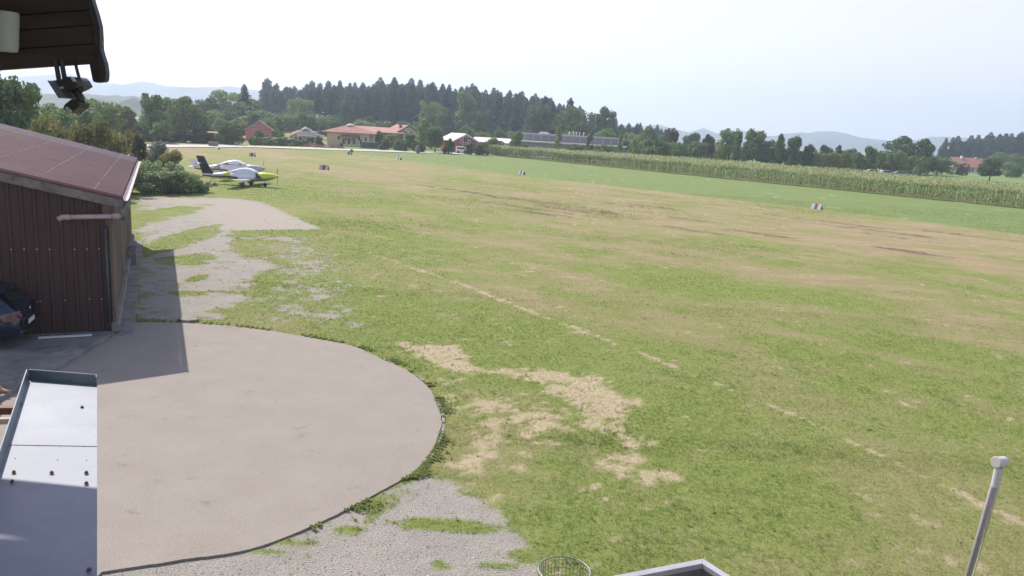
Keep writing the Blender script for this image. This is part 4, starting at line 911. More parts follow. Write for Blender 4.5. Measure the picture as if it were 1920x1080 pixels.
# broadleaf trees and bushes, left to right
L_, MI, DK, YE, OL, SI, BR_, BB = M['leaf_light'], M['leaf_mid'], M['leaf_dark'], M['leaf_yellow'], M['leaf_olive'], M['leaf_silver'], M['leaf_brown'], M['leaf_bramble']
T_ = [
 (14, 138, 118, 62, 'round', DK, 'big dark leafy tree at the left edge behind the hangar roof', 5200, .022),
 (-60, 120, 150, 60, 'round', DK, 'dark leafy tree mostly out of frame at the far left', 3000, .026),
 (95, 200, 80, 96, 'round', MI, 'low round tree right of the big dark tree, behind the hangar', 3000, .026),
 (180, 184, 84, 120, 'round', L_, 'round light green tree below the floodlight', 3600, .024),
 (140, 205, 70, 105, 'round', MI, 'small round tree between the floodlight and the hangar roof', 2600, .028),
 (232, 206, 52, 128, 'tall', OL, 'olive green tree right of the round light green tree', 2600, .028),
 (283, 177, 62, 150, 'tall', DK, 'tall dark broadleaf tree above the far end of the bushes', 4200, .023),
 (345, 186, 68, 158, 'spread', MI, 'spreading tree right of the tall dark broadleaf', 4200, .024),
 (318, 190, 60, 170, 'tall', MI, 'tree filling the gap behind the tall dark broadleaf', 2600, .028),
 (265, 232, 34, 140, 'round', DK, 'small dark tree at the foot of the tall broadleaf', 2600, .03),
 (300, 228, 36, 143, 'round', MI, 'small rounded tree in front of the tall dark broadleaf', 2600, .03),
 (372, 218, 40, 160, 'round', DK, 'dark low tree above the left shed roof', 2600, .03),
 (425, 172, 84, 262, 'spread', MI, 'broad domed tree under the lone ragged conifer', 4000, .024),
 (388, 186, 50, 250, 'round', DK, 'dark round tree left of the broad domed tree', 2600, .028),
 (470, 188, 40, 270, 'round', MI, 'round tree just right of the broad domed tree', 2600, .028),
 (398, 208, 56, 205, 'spread', L_, 'light green spreading tree above the low red shed', 3000, .028),
 (432, 214, 40, 200, 'round', DK, 'dark round tree left of the pink house', 2600, .03),
 (447, 226, 34, 192, 'round', L_, 'light green tree close beside the pink house roof', 2600, .03),
 (484, 205, 46, 250, 'round', MI, 'tree rising behind the pink house roof', 2600, .028),
 (505, 225, 34, 198, 'round', L_, 'light green tree touching the right slope of the pink house roof', 2600, .03),
 (520, 222, 34, 215, 'tall', MI, 'upright tree between the pink house and the balcony house', 2600, .03),
 (545, 212, 40, 235, 'round', MI, 'rounded tree behind the balcony house', 2600, .028),
 (563, 204, 30, 250, 'round', YE, 'yellowing tree above the balcony house roof', 2600, .03),
 (582, 214, 66, 238, 'spread', DK, 'large dark spreading tree between balcony house and hipped house', 4000, .025),
 (565, 182, 46, 300, 'round', MI, 'round tree at the foot of the left spruces', 2600, .028),
 (622, 222, 44, 250, 'round', MI, 'pale rounded tree above the hipped roof', 2600, .028),
 (652, 196, 36, 285, 'tall', DK, 'dark tree before the spruces above the hipped roof', 2600, .028),
 (682, 227, 50, 262, 'spread', L_, 'low light green tree above the long red roof', 2600, .03),
 (712, 247, 18, 195, 'round', MI, 'small round tree in front of the long red roof', 2600, .035),
 (735, 252, 28, 190, 'round', L_, 'loose light green tree below the cream gabled house', 2600, .035),
 (768, 250, 34, 188, 'tall', MI, 'feathery tree before the cream gabled house wall', 2600, .03),
 (798, 228, 38, 205, 'tall', L_, 'tall loose light tree right of the cream gabled house', 3000, .028),
 (817, 241, 38, 180, 'round', DK, 'dense ball-shaped dark tree beside the road', 4200, .024),
 (806, 188, 54, 292, 'round', MI, 'tall rounded broadleaf in front of the spruces, left one of the pair', 3600, .026),
 (830, 205, 40, 285, 'round', DK, 'dark broadleaf beside the tall rounded pair before the spruces', 2600, .028),
 (875, 178, 50, 298, 'tall', MI, 'tall broadleaf high before the spruces, right one of the pair', 3600, .026),
 (905, 205, 40, 290, 'round', DK, 'shaded broadleaf below the right one of the tall pair', 2600, .028),
 (877, 238, 32, 225, 'round', L_, 'light green tree behind the red barn roof', 2600, .03),
 (940, 244, 24, 215, 'round', L_, 'small light green tree behind the white-roofed hall', 2600, .035),
 (910, 249, 36, 222, 'spread', MI, 'low tree row behind the white-roofed hall', 2600, .03),
 (968, 248, 24, 186, 'round', MI, 'small round clipped tree at the left corner of the corn', 2600, .032),
 (1010, 196, 50, 290, 'round', DK, 'dark domed tree at the foot of the hill slope', 3000, .026),
 (1082, 204, 86, 285, 'spread', MI, 'very broad dome-shaped tree behind the grey works building', 4600, .023),
 (1140, 205, 42, 282, 'round', DK, 'upright dark tree silhouetted right of the broad dome', 3200, .026),
 (1049, 238, 26, 190, 'column', L_, 'light green cone-shaped tree in front of the grey works building', 3000, .028),
 (1107, 251, 24, 190, 'column', MI, 'second cone-shaped tree in front of the grey works building', 3000, .03),
 (1142, 243, 38, 235, 'round', MI, 'round tree at the right end of the grey works building', 2600, .028),
 (1165, 247, 16, 195, 'column', L_, 'slim light green tree right of the works building', 2600, .03),
 (1192, 258, 20, 192, 'tall', L_, 'small upright tree left of the little pale roof', 2600, .032),
 (1214, 244, 42, 250, 'spread', MI, 'broad tree behind the little pale roof', 3000, .026),
 (1240, 262, 30, 198, 'round', MI, 'round bushy tree right of the little pale roof', 2600, .03),
 (1262, 241, 34, 240, 'tall', BR_, 'brownish tree standing above its green neighbours', 2600, .028),
 (1275, 264, 32, 200, 'bush', MI, 'low bushy tree in front of the brownish tree', 2600, .03),
 (1298, 251, 34, 285, 'round', DK, 'bluish distant round tree in the gap before the mountains', 2600, .028),
 (1312, 264, 36, 205, 'round', L_, 'light green round tree below the distant round tree', 2600, .03),
 (1332, 255, 26, 225, 'round', BR_, 'small brownish round tree left of the tallest tree of the row', 2600, .03),
 (1350, 266, 34, 203, 'bush', L_, 'light green bushy tree at the foot of the tallest tree of the row', 2600, .03),
 (1372, 240, 42, 222, 'round', MI, 'tallest round tree behind the corn, left of a gap of sky', 3800, .025),
 (1388, 249, 30, 205, 'column', L_, 'light green pointed tree right of the tallest round tree', 2600, .028),
 (1418, 245, 42, 218, 'round', MI, 'tall full round tree behind the corn, right of a gap of sky', 3800, .025),
 (1446, 261, 26, 215, 'round', DK, 'dark round tree right of the tall full round tree', 2600, .028),
 (1465, 257, 24, 212, 'tall', DK, 'narrow dark tree in the middle of the corn-side row', 2600, .028),
 (1492, 260, 36, 210, 'tall', DK, 'broad dark tree just right of the narrow dark one', 3200, .026),
 (1519, 271, 26, 208, 'tall', DK, 'sloping dark tree at the right end of the dense row', 2600, .028),
 (1536, 279, 24, 206, 'bush', MI, 'bushy tree left of the first yellow tree', 2600, .03),
 (1551, 274, 26, 250, 'round', DK, 'dark round tree behind the first yellow tree', 2600, .03),
 (1561, 287, 30, 204, 'bush', YE, 'wider of the two yellow trees behind the corn', 2600, .03),
 (1573, 276, 18, 250, 'tall', BR_, 'brown thin tree between and behind the two yellow trees', 2600, .03),
 (1594, 280, 26, 250, 'round', DK, 'dark tree behind the narrower yellow tree', 2600, .03),
 (1587, 286, 25, 204, 'tall', YE, 'narrower of the two yellow trees behind the corn', 2600, .03),
 (1612, 289, 24, 206, 'tall', L_, 'light green tree right of the two yellow trees', 2600, .03),
 (1634, 278, 32, 210, 'tall', MI, 'full green tree between yellow trees and the giant dark one', 3200, .026),
 (1655, 282, 24, 212, 'round', L_, 'light green tree against the left side of the giant dark tree', 2600, .028),
 (1688, 260, 68, 235, 'spread', DK, 'giant dark spreading tree, largest behind the right of the corn', 5200, .022),
 (1672, 291, 22, 206, 'round', L_, 'small light tree in front of the giant dark tree, left', 2600, .03),
 (1690, 283, 28, 206, 'tall', L_, 'taller light tree in front of the giant dark tree', 2600, .028),
 (1736, 264, 46, 240, 'round', DK, 'large dark ball-shaped tree right of the giant tree', 4200, .024),
 (1731, 295, 38, 212, 'bush', MI, 'rounded low tree at the foot of the dark ball-shaped tree', 2600, .03),
 (1760, 304, 26, 245, 'bush', MI, 'bush before the small separate red roof', 2600, .03),
 (1790, 302, 24, 252, 'bush', MI, 'green shrubby tree before the left half of the farmhouse', 2600, .03),
 (1808, 304, 24, 250, 'bush', BR_, 'brownish shrubby tree before the farmhouse wall', 2600, .03),
 (1862, 296, 42, 205, 'round', DK, 'free-standing dark round tree on the meadow before the farmhouse', 4200, .024),
 (1878, 288, 44, 300, 'spread', MI, 'broad tree behind the free-standing dark tree', 3000, .026),
 (1912, 292, 50, 280, 'spread', MI, 'broad tree at the right edge of the picture', 3000, .026),
 (1902, 303, 40, 262, 'bush', DK, 'bushy tree under the right edge tree', 2600, .03),
 (1965, 300, 60, 270, 'spread', MI, 'broad tree just outside the right edge', 2600, .03),
]
for px, yt, wpx, D, kd, mt, lb, n_, sz in T_: ptree(px, yt, wpx, D, kd, mt, lb, n=n_, size=sz)
# extra unnamed undergrowth trees filling the foot of the wooded hill
for k in range(44):
    px = 495 + k * 17.5 + random.uniform(-6, 6); D = random.uniform(272, 300); yb = 272 + .0577 * (px - 700)
    ptree(px, yb - random.uniform(30, 52), random.uniform(26, 42), D, random.choice(['round', 'spread', 'tall']), random.choice([MI, DK, DK, MI, L_]), 'small broadleaf tree in the thick undergrowth at the foot of the wooded hill', group='undergrowth trees below the spruces', n=2600)
for k in range(26):
    px = 70 + k * 17 + random.uniform(-6, 6); D = random.uniform(190, 240); ptree(px, 232 - random.uniform(2, 20), random.uniform(30, 48), D, random.choice(['round', 'spread']), random.choice([MI, DK, L_, MI]), 'small broadleaf tree in the thick row behind the left hedges', group='background trees on the left', n=2600)
for k in range(30):
    px = 1120 + k * 22 + random.uniform(-8, 8); D = random.uniform(225, 245); hz = 245 + .0577 * (px - 960); ptree(px, hz + random.uniform(3, 10), random.uniform(28, 44), D, random.choice(['round', 'bush']), random.choice([MI, DK]), 'low leafy tree in the dense belt behind the corn', group='tree belt behind the corn', n=2600)
# bushes
def bush(px, yb, ytop, wpx, mat, label, n=3000, size=.04, name='bush', cat='bush', group=None, D=None):
    b = g(px, yb) if D is None else Vector((d(px, yb, D).x, D, 0)); D = b.y; q = d(px, ytop, D); return tree(name, 'bush', (q.x, D, 0), q.z * 1.08, wpx * D / F, mat, label, cat, group, n, size)
bush(105, 300, 229, 120, OL, 'long olive flowering bush right behind the hangar roof, left part', 7000, .022, D=50)
bush(165, 300, 234, 110, OL, 'olive flowering bush behind the hangar roof, middle part', 7000, .022, D=53)
bush(222, 300, 242, 92, OL, 'olive flowering bush behind the hangar roof, right part near the gutter', 7000, .022, D=56)
bush(258, 300, 262, 50, BR_, 'reddish olive bush end where the hedge meets the field', 5000, .026, D=63)
bush(288, 335, 268, 62, SI, 'silvery bush with pale seed heads above the hangar gutter', 7000, .022, D=64)
bush(318, 340, 286, 56, OL, 'loose olive bush right of the silvery bush', 6000, .024, D=63)
bush(282, 350, 300, 70, BB, 'bright green bush below the silvery bush', 7000, .022, D=60)
bush(322, 352, 308, 62, BB, 'green bush behind the bramble mound', 6000, .024, D=59)
bush(290, 362, 322, 100, BB, 'low bramble mound beside the hangar end wall', 8000, .02)
bush(345, 362, 322, 84, BB, 'low bramble mound with pale leaves behind the aircraft tail end', 8000, .02)
bush(372, 361, 338, 50, BB, 'lowest right tip of the bramble thicket on the grass', 5000, .024)
dt = MB(); dt.tube([(0, 0, 0), (-.1, 0, 1.2), (-.25, 0, 1.75)], [.03, .03, .015], 6); dt.tube([(0, 0, .9), (-.45, .1, 1.9), (-.85, .1, 2.0)], [.03, .02, .01], 6); dt.tube([(-.3, .08, 1.6), (.15, .08, 1.1), (.3, 0, .6)], [.015, .02, .01], 5)
M['dead'] = simple('dead_wood', (.42, .38, .33), .9); o = dt.build('dead_branch', M['dead']); o.location = g(352, 358); tag(o, 'pale bare branch sticking up out of the bramble thicket', 'branch')
dt = MB(); dt.tube([(0, 0, .2), (.5, 0, .7), (.75, 0, 1.1)], [.03, .02, .01], 6); dt.tube([(.0, 0, .3), (.6, .1, .5)], [.02, .01], 6); o = dt.build('dead_branch', M['rust']); o.location = g(388, 350); tag(o, 'dark reddish twig reaching from the thicket towards the aircraft tail', 'branch')
bush(437, 272, 236, 50, DK, 'dense dark clump of tall bushes left of the pink house', 5000, .03)
bush(418, 271, 238, 28, MI, 'left shoulder of the dense clump beside the pink house', 4000, .035)
for k, (px, yb, yt, wd) in enumerate(((268, 265, 247, 40), (300, 266, 247, 42), (335, 267, 249, 42), (370, 268, 250, 42), (400, 269, 251, 38), (245, 264, 245, 36))):
    bush(px, yb, yt, wd, DK, 'dark trimmed length of the hedge below the low red shed', 3500, .045, 'hedge_section', 'hedge', 'hedge in front of the low red shed')
for k, (px, yb, yt, wd) in enumerate(((478, 272, 257, 34), (502, 272.5, 258, 34), (526, 273, 258, 34), (550, 273.5, 260, 34), (568, 274, 263, 26))):
    bush(px, yb, yt, wd, [MI, BB][k % 2], 'leafy length of the low hedge before the pink house and balcony house', 3500, .05, 'hedge_section', 'hedge', 'low hedge before the pink house')
bush(487, 262, 245, 22, DK, 'dark bush against the pink house wall', D=183)
bush(598, 271, 258, 18, DK, 'dark bush by the balcony house corner', D=183)
bush(640, 275, 268, 9, DK, 'small shrub by the wall of the hipped house', D=180)
bush(722, 278, 262, 26, OL, 'olive bush right of the green container', D=178)
bush(745, 279, 262, 18, MI, 'green bush in the garden between container and ball tree', D=178)
bush(757, 280, 264, 20, DK, 'dark garden bush left of the loose light tree', D=177)
bush(785, 281, 266, 30, DK, 'dark garden bush left of the ball-shaped tree', D=177)
bush(842, 284, 262, 24, DK, 'dark bush hugging the right side of the ball-shaped tree', D=176)
bush(784, 281, 272, 10, SI, 'tiny pale bush at the roadside meadow', D=168)
bush(880, 286, 270, 18, DK, 'dark bush in front of the red barn, left', D=180)
bush(903, 287, 268, 26, DK, 'dark bush in front of the red barn, right', D=180)
bush(930, 288, 262, 50, MI, 'green bush belt in front of the white-roofed hall', D=188)
bush(985, 288, 270, 26, MI, 'bush at the left foot of the grey works building', D=190)
bush(1075, 292, 272, 50, DK, 'dark bush before the grey works building', D=191)
bush(1135, 296, 270, 44, MI, 'bush right of the second cone-shaped tree', D=191)
bush(659, 286, 280, 7, MI, 'tiny bush beside the marker near the road', 1500, .06)
bush(1215, 300, 276, 40, MI, 'bush below the little pale roof', D=193)

# ------------------------------------------------------------------ houses
def wallm(name, c): return simple(name, c, .85, .08, .6)
M['w_yellow'] = wallm('wall_yellow', (.66, .55, .33)); M['w_pink'] = wallm('wall_pink', (.50, .20, .17)); M['w_cream'] = wallm('wall_cream', (.55, .50, .40)); M['w_white'] = wallm('wall_white', (.72, .72, .70)); M['w_red'] = wallm('wall_barn_red', (.38, .10, .08)); M['w_grey'] = wallm('wall_grey', (.27, .28, .29)); M['w_tan'] = wallm('wall_tan', (.48, .36, .21)); M['w_brown_shade'] = wallm('wall_brown_shade', (.20, .13, .11))  # dark brown of small parts, and painted shade on the long building's wall
M['r_red'] = simple('roof_red', (.42, .22, .175), .8, .12, .8, stretch=(1, 1, 4)); M['r_brick'] = simple('roof_brick', (.33, .16, .13), .85, .12, .8); M['r_pale'] = simple('roof_pale', (.62, .56, .54), .6, .1, .8); M['r_grey'] = simple('roof_grey', (.36, .37, .38), .6, .15, .8); M['trim'] = simple('trim_white', (.72, .72, .72), .6, .05); M['r_green'] = simple('container_green', (.05, .10, .09), .6, .1)
M['r_white'] = simple('roof_white', (.80, .78, .76), .6, .05, .8)
def gable_house(name, label, loc, rz, w_, dp, hw, rise, wall, roof, wins=(), trim=None, cat='house', chim=None, balc=None, ov=.5, door=None):
    # ridge runs along local y (gable faces -y); wins: (x, z, w, h) on the gable front
    r_ = empty(name, loc, rz, label, cat)
    mb = MB(); mb.prism([(-w_ / 2, 0), (w_ / 2, 0), (w_ / 2, hw), (0, hw + rise), (-w_ / 2, hw)], 0, dp, 'y'); mb.build('wall', wall, r_)
    sl = rise / (w_ / 2); t = .18; e = ov; mb = MB()
    mb.prism([(-w_ / 2 - e, hw - sl * e + .02), (0, hw + rise + .02), (w_ / 2 + e, hw - sl * e + .02), (w_ / 2 + e, hw - sl * e + t), (0, hw + rise + t + .03), (-w_ / 2 - e, hw - sl * e + t)], -ov, dp + ov, 'y'); rf_ = mb.build('roof', roof, r_)
    if trim:
        mb = MB(); mb.prism([(-w_ / 2 - e, hw - sl * e - .12), (0, hw + rise - .12), (w_ / 2 + e, hw - sl * e - .12), (w_ / 2 + e, hw - sl * e + t + .02), (0, hw + rise + t + .05), (-w_ / 2 - e, hw - sl * e + t + .02)], -ov - .08, -ov - .01, 'y'); mb.build('bargeboard', trim, r_)
    for x, z, a, b in wins:
        mb = MB(); mb.box((x - a / 2 - .1, -.06, z - .1), (x + a / 2 + .1, .02, z + b + .1)); f_ = mb.build('window', M['trim'], r_)
        mb = MB(); mb.box((x - a / 2, -.09, z), (x - .03, -.065, z + b)); mb.box((x + .03, -.09, z), (x + a / 2, -.065, z + b)); mb.build('pane', M['glass'], f_)
    if chim: x, y, h = chim; mb = MB(); mb.box((x - .3, y - .3, hw), (x + .3, y + .3, hw + rise + h)); mb.box((x - .38, y - .38, hw + rise + h), (x + .38, y + .38, hw + rise + h + .1)); mb.build('chimney', M['w_brown_shade'], rf_)
    if balc:
        x0, x1, z, dd = balc; mb = MB(); mb.box((x0, -dd, z - .15), (x1, 0, z)); bo_ = mb.build('balcony', M['trim'], r_); mb = MB(); mb.box((x0, -dd - .05, z + .95), (x1, -dd + .05, z + 1.05))
        k = x0
        while k < x1: mb.box((k, -dd - .02, z), (k + .1, -dd + .02, z + .95)); k += .17
        mb.build('balustrade', M['trim'], bo_)
        for xx in (x0 + .1, x1 - .25): mb = MB(); mb.box((xx, -dd, 0), (xx + .16, -dd + .16, z - .15)); mb.build('balcony_post', M['trim'], r_)
    return r_
def hp(px, D): return Vector((d(px, 280, D).x, D, float(hill_h(d(px, 280, D).x, D))))
# low red-roofed shed
D = 168; k = D / F
c = hp(377, D); r_ = empty('shed', c, -.05, 'low shed with a faded red roof behind the dark hedge on the left', 'shed'); mb = MB(); mb.box((-4.0, 0, 0), (4.0, 4, 1.9)); mb.build('wall', M['w_brown_shade'], r_)
zt_ = d(377, 246, D).z; mb = MB(); mb.prism([(-.7, zt_ - .95), (3, zt_), (6.5, zt_ - .9), (6.5, zt_ - 1.0), (-.7, zt_ - 1.08)], -4.4, 4.4, 'x'); mb.build('roof', M['r_red'], r_)
# pink house
D = 188; k = D / F; c = hp(486, D); W_ = 47 * k; zr = d(486, 227, D).z; ze = d(486, 243, D).z
gable_house('house', 'pink-red gabled house between leafy trees on the left', c, .30, W_, 9, ze - c.z, zr - ze, M['w_pink'], M['r_red'], wins=((-.2, ze - 2.2, .9, 1.1), (1.9, ze - 2.2, .6, 1.1), (-1.0, ze + .1, .5, .6)), trim=M['w_grey'])
# balcony house
D = 186; c = hp(574, D); W_ = 52 * D / F; zr = d(574, 240, D).z; ze = d(574, 254, D).z
gable_house('house', 'tan gabled house with a white balcony, red roof and dark chimney', c, .28, W_, 10, ze, zr - ze, M['w_tan'], M['r_red'], wins=((-.5, 2.55, 1.0, 1.0), (.7, 2.55, 1.0, 1.0), (2.2, 2.3, 1.2, .8), (-.3, zr - 1.35, .8, .7), (-1.8, .2, 1.6, 1.4), (1.0, .2, 1.6, 1.4)), trim=M['trim'], chim=(-1.4, 2.0, .45), balc=(-2.1, 2.4, 2.05, 1.2))
# hipped house
D = 190; k = D / F; c = hp(652, D); hw = d(652, 249.5, D).z; wl_, wr_ = -45 * k, 43 * k
r_ = empty('house', c, .03, 'large yellow two-storey house with a hipped roof and white skylight dome', 'house')
mb = MB(); mb.box((wl_ + .9, 0, 0), (wr_ - .6, 9, hw)); mb.build('wall', M['w_yellow'], r_)
zt_ = d(652, 235, D).z; mb = MB(); a0, a1 = wl_ - .4, wr_ + .8
mb.loft([[(a0, -.8, hw - .05), (a1, -.8, hw - .05), (a1, 9.8, hw - .05), (a0, 9.8, hw - .05)], [(a0, -.8, hw + .12), (a1, -.8, hw + .12), (a1, 9.8, hw + .12), (a0, 9.8, hw + .12)], [(-1.2, 4.0, zt_), (.8, 4.0, zt_), (.8, 5.0, zt_), (-1.2, 5.0, zt_)]]); rf_ = mb.build('roof', M['r_brick'], r_)
mb = MB(); mb.tube([(-.2, 4.3, zt_ - .1), (-.2, 4.3, zt_ + .15), (-.2, 4.3, zt_ + .4)], [1.1, 1.0, .3], 16); mb.build('skylight_dome', M['w_white'], rf_, smooth=True)
for x in (-2.2, -.55, 1.1, 2.75, 4.3): 
    mb = MB(); mb.box((x - .32, -.05, hw - 1.75), (x + .32, .02, hw - .65)); f_ = mb.build('window', M['trim'], r_); mb = MB(); mb.box((x - .24, -.08, hw - 1.67), (x + .24, -.055, hw - .73)); mb.build('pane', M['glass'], f_)
mb = MB(); mb.prism([(-1.8, 2.05), (0, 2.75), (0, 2.6), (-1.8, 1.95)], -1.6, 2.8, 'x'); mb.build('porch_roof', M['w_brown_shade'], r_)
for x in (-1.0, .3, 1.5, 3.2):
    mb = MB(); mb.box((x - .38, -.06, .1), (x + .38, .02, 1.9)); f_ = mb.build('door' if x == 1.5 else 'window', M['trim'], r_); mb = MB(); mb.box((x - .28, -.09, .5), (x + .28, -.065, 1.8)); mb.build('pane', M['glass'], f_)
c2 = hp(691, 183); mb = MB(); mb.box((-1.9, 0, 0), (1.9, 2, 1.35)); mb.box((-1.95, -.04, 1.35), (1.95, 2.05, 1.43))
for q_ in range(9): mb.box((-1.8 + q_ * .42, -.03, .1), (-1.7 + q_ * .42, 0, 1.3))
o = mb.build('container', M['r_green']); o.location = c2; tag(o, 'dark green container standing right of the yellow hipped house', 'container')
# long building
D = 212; k = D / F; c = hp(712, D); zt_ = d(712, 238.5, D).z; ze = d(712, 247, D).z; r_ = empty('farm_building', c, -.04, 'long low building with a bright red roof behind the hipped house', 'building')
mb = MB(); mb.box((-7, 0, 0), (6.0, 8, ze)); mb.build('wall', M['w_brown_shade'], r_); mb = MB(); mb.prism([(-.8, ze - .1), (4, zt_), (9, ze - .1), (9, ze - .3), (4, zt_ - .2), (-.8, ze - .3)], -7.6, 6.4, 'x'); mb.build('roof', M['r_red'], r_)
# cream gable house
D = 214; k = D / F; c = hp(764, D); zr = d(766, 236, D).z; ze = d(766, 247, D).z
gable_house('house', 'cream gabled house with two small attic windows right of the long red roof', c, .55, 5.6, 8, ze, zr - ze, M['w_cream'], M['r_brick'], wins=((-.75, ze - .5, .5, .65), (.9, ze - .5, .5, .65), (-.8, ze - 2.8, .7, 1.1), (.9, ze - 2.8, .7, 1.1)), trim=M['w_brown_shade'], chim=(-1.4, 2.0, .3))
# red barn house
D = 190; k = D / F; c = hp(872, D); zr = d(868, 252, D).z; ze = d(868, 264, D).z
gable_house('barn', 'red barn-like house with white gable trim and a tall gable window', c, .45, 46 * k, 9, ze, zr - ze, M['w_red'], M['r_pale'], wins=((0, ze - .3, 1.1, 1.2), (-1.0, ze - .5, .5, .7), (1.0, ze - .5, .5, .7), (0, ze - 1.7, 1.2, .9)), trim=M['trim'])
c2 = hp(868, 184); r_ = empty('parked_van', c2, -.1, 'small white vehicle half hidden by bushes before the red barn', 'van')
mb = MB(); mb.prism([(-1.6, .3), (1.7, .3), (1.7, .8), (1.1, 1.0), (.7, 1.6), (-1.5, 1.65), (-1.6, 1.2)], -.75, .75, 'y'); mb.build('body', M['white_paint'], r_, bevel=.08); mb = MB(); mb.box((-1.2, -.765, 1.1), (.6, -.752, 1.45)); mb.build('side_window', M['glass'], r_)
for x in (-1.0, 1.1): mb = MB(); mb.tube([(x, -.78, .3), (x, -.6, .3)], .3, 14); mb.build('wheel', M['rubber'], r_)
# white-roofed hall
D = 200; k = D / F; c = hp(925, D); zt_ = d(925, 258.5, D).z; r_ = empty('hall', c, -.03, 'long low hall with a white roof between the red barn and the corn', 'hall')
mb = MB(); mb.box((-5, 0, 0), (4.6, 9, zt_ - 1.0)); mb.build('wall', M['w_grey'], r_); mb = MB(); mb.prism([(-.6, zt_ - 1.1), (5, zt_), (10, zt_ - 1.0), (10, zt_ - 1.15), (-.6, zt_ - 1.25)], -5.4, 5.0, 'x'); mb.build('roof', M['r_white'], r_); mb = MB(); mb.box((-5.4, 4.8, zt_ + .0), (5.0, 5.2, zt_ + .12)); mb.build('ridge', M['r_red'], r_)
# grey works building
D = 205; k = D / F; c = hp(1050, D); r_ = empty('works_building', c, -.02, 'long grey works building with flat roof and vents behind the corn', 'building'); z1 = d(1040, 267, D).z; z2 = d(1040, 252, D).z
xl, xr_ = -70 * k, 120 * k
mb = MB(); mb.box((xl, 0, 0), (xr_, 6, z1 - .3)); mb.build('lower_wall', M['w_grey'], r_); mb = MB(); mb.box((xl - .4, -.8, z1 - .3), (xr_ + .4, 6, z1)); mb.build('canopy_roof', M['r_pale'], r_)
mb = MB(); mb.box((xl, 6.01, 0), (xr_, 16, z2 - .35)); mb.build('upper_wall', M['w_grey'], r_); mb = MB(); mb.box((xl - .4, 5.5, z2 - .35), (xr_ + .4, 16.5, z2)); rf_ = mb.build('roof', M['r_grey'], r_)
for q_ in range(12):
    x = xl + 1 + q_ * (xr_ - xl - 2) / 12; mb = MB(); mb.box((x, 5.93, z1 + .35), (x + 1.4, 6.0, z2 - .6)); mb.build('window', M['pc'], r_)
for x in (2.5, 3.6, 4.4, 5.3, 6.4): mb = MB(); mb.tube([(x, 9, z2), (x, 9, z2 + .75)], .10, 8); mb.tube([(x, 9, z2 + .75), (x, 9, z2 + .95)], .2, 8); mb.build('roof_vent', M['trim'], rf_)
mb = MB(); mb.prism([(-6.0, z2), (-5.2, z2 + .5), (-3.6, z2 + .55), (-2.6, z2)], 7, 9, 'y'); mb.build('skylight', M['r_white'], rf_)
for x in (xl + 2, xl + 5.6): mb = MB(); mb.box((x, -.06, .1), (x + 2.4, -.005, 1.6)); mb.build('roller_door', M['trim'], r_)
# little pale roof
D = 215; c = hp(1238, D); r_ = empty('shed', c, -.05, 'little pale-roofed shed just showing among the trees behind the corn', 'shed'); zt_ = d(1238, 273, D).z; mb = MB(); mb.box((-1.2, 0, 0), (1.2, 4, zt_ - .7)); mb.build('wall', M['w_grey'], r_); mb = MB(); mb.prism([(-.5, zt_ - .8), (2, zt_), (4.5, zt_ - .8)], -1.5, 1.5, 'x'); mb.build('roof', M['r_pale'], r_)
# farmhouse at the right
D = 300; k = D / F; c = hp(1822, D); zr = d(1822, 296, D).z; ze = d(1822, 311, D).z
r_ = empty('farmhouse', c, -.12, 'white farmhouse with a wide red-brown roof at the right', 'house'); wl_ = 33 * k
mb = MB(); mb.prism([(0, 0), (9, 0), (9, ze), (4.5, zr - .4), (0, ze)], -wl_ * .55, wl_, 'x'); mb.build('wall', M['w_white'], r_)
mb = MB(); mb.prism([(-1.0, ze - .5), (4.5, zr), (10, ze - .5), (10, ze - .7), (4.5, zr - .25), (-1.0, ze - .75)], -wl_ * .75, wl_ * 1.12, 'x'); rf_ = mb.build('roof', M['r_brick'], r_); mb = MB(); mb.box((-1.8, 3.6, zr - .8), (-1.1, 4.3, zr + .6)); mb.box((3.6, 4.2, zr - .5), (4.5, 4.8, zr + .3)); mb.build('chimney', M['trim'], rf_)
for x in (-.6, .5, 1.6, 3.4, 4.6):
    mb = MB(); mb.box((x - .4, -.05, ze - 2.3), (x + .4, .01, ze - .9)); f_ = mb.build('window', M['trim'], r_); mb = MB(); mb.box((x - .32, -.08, ze - 2.2), (x + .32, -.055, ze - 1.0)); mb.build('pane', M['glass'], f_)
D = 310; c = hp(1770, D); zr = d(1770, 298, D).z; r_ = empty('farm_building', c, -.1, 'outbuilding with only its red-brown roof showing left of the farmhouse', 'building'); mb = MB(); mb.box((-3.2, 0, 0), (3.2, 7, zr - 3)); mb.build('wall', M['w_cream'], r_); mb = MB(); mb.prism([(-.6, zr - 3.2), (3.5, zr), (7.6, zr - 3.2)], -3.6, 3.6, 'x'); mb.build('roof', M['r_brick'], r_)
# distant car glints under the right-hand trees
for px, mt, lab in ((1637, M['r_grey'], 'pale parked car under the light tree left of the giant tree'), (1662, M['r_grey'], 'second pale parked car under the giant dark tree'), (1689, M['pg'], 'third pale parked car under the giant dark tree, farthest right')):
    c = g(px, 322 + .0577 * (px - 1640)); c = Vector((c.x * 200 / c.y, 200, 0)); r_ = empty('parked_car', c, -.1, lab, 'car'); mb = MB(); mb.prism([(-2, .3), (2, .3), (2, .85), (1.2, 1.0), (.6, 1.42), (-1.0, 1.42), (-1.7, 1.0), (-2, .9)], -.8, .8, 'y'); mb.build('body', mt, r_, bevel=.08); mb = MB(); mb.prism([(-1.3, 1.0), (1.0, 1.0), (.5, 1.34), (-.9, 1.34)], -.81, .81, 'y'); mb.build('side_window', M['glass'], r_)
    for x in (-1.3, 1.3): mb = MB(); mb.tube([(x, -.82, .32), (x, -.6, .32)], .32, 12); mb.build('wheel', M['rubber'], r_)
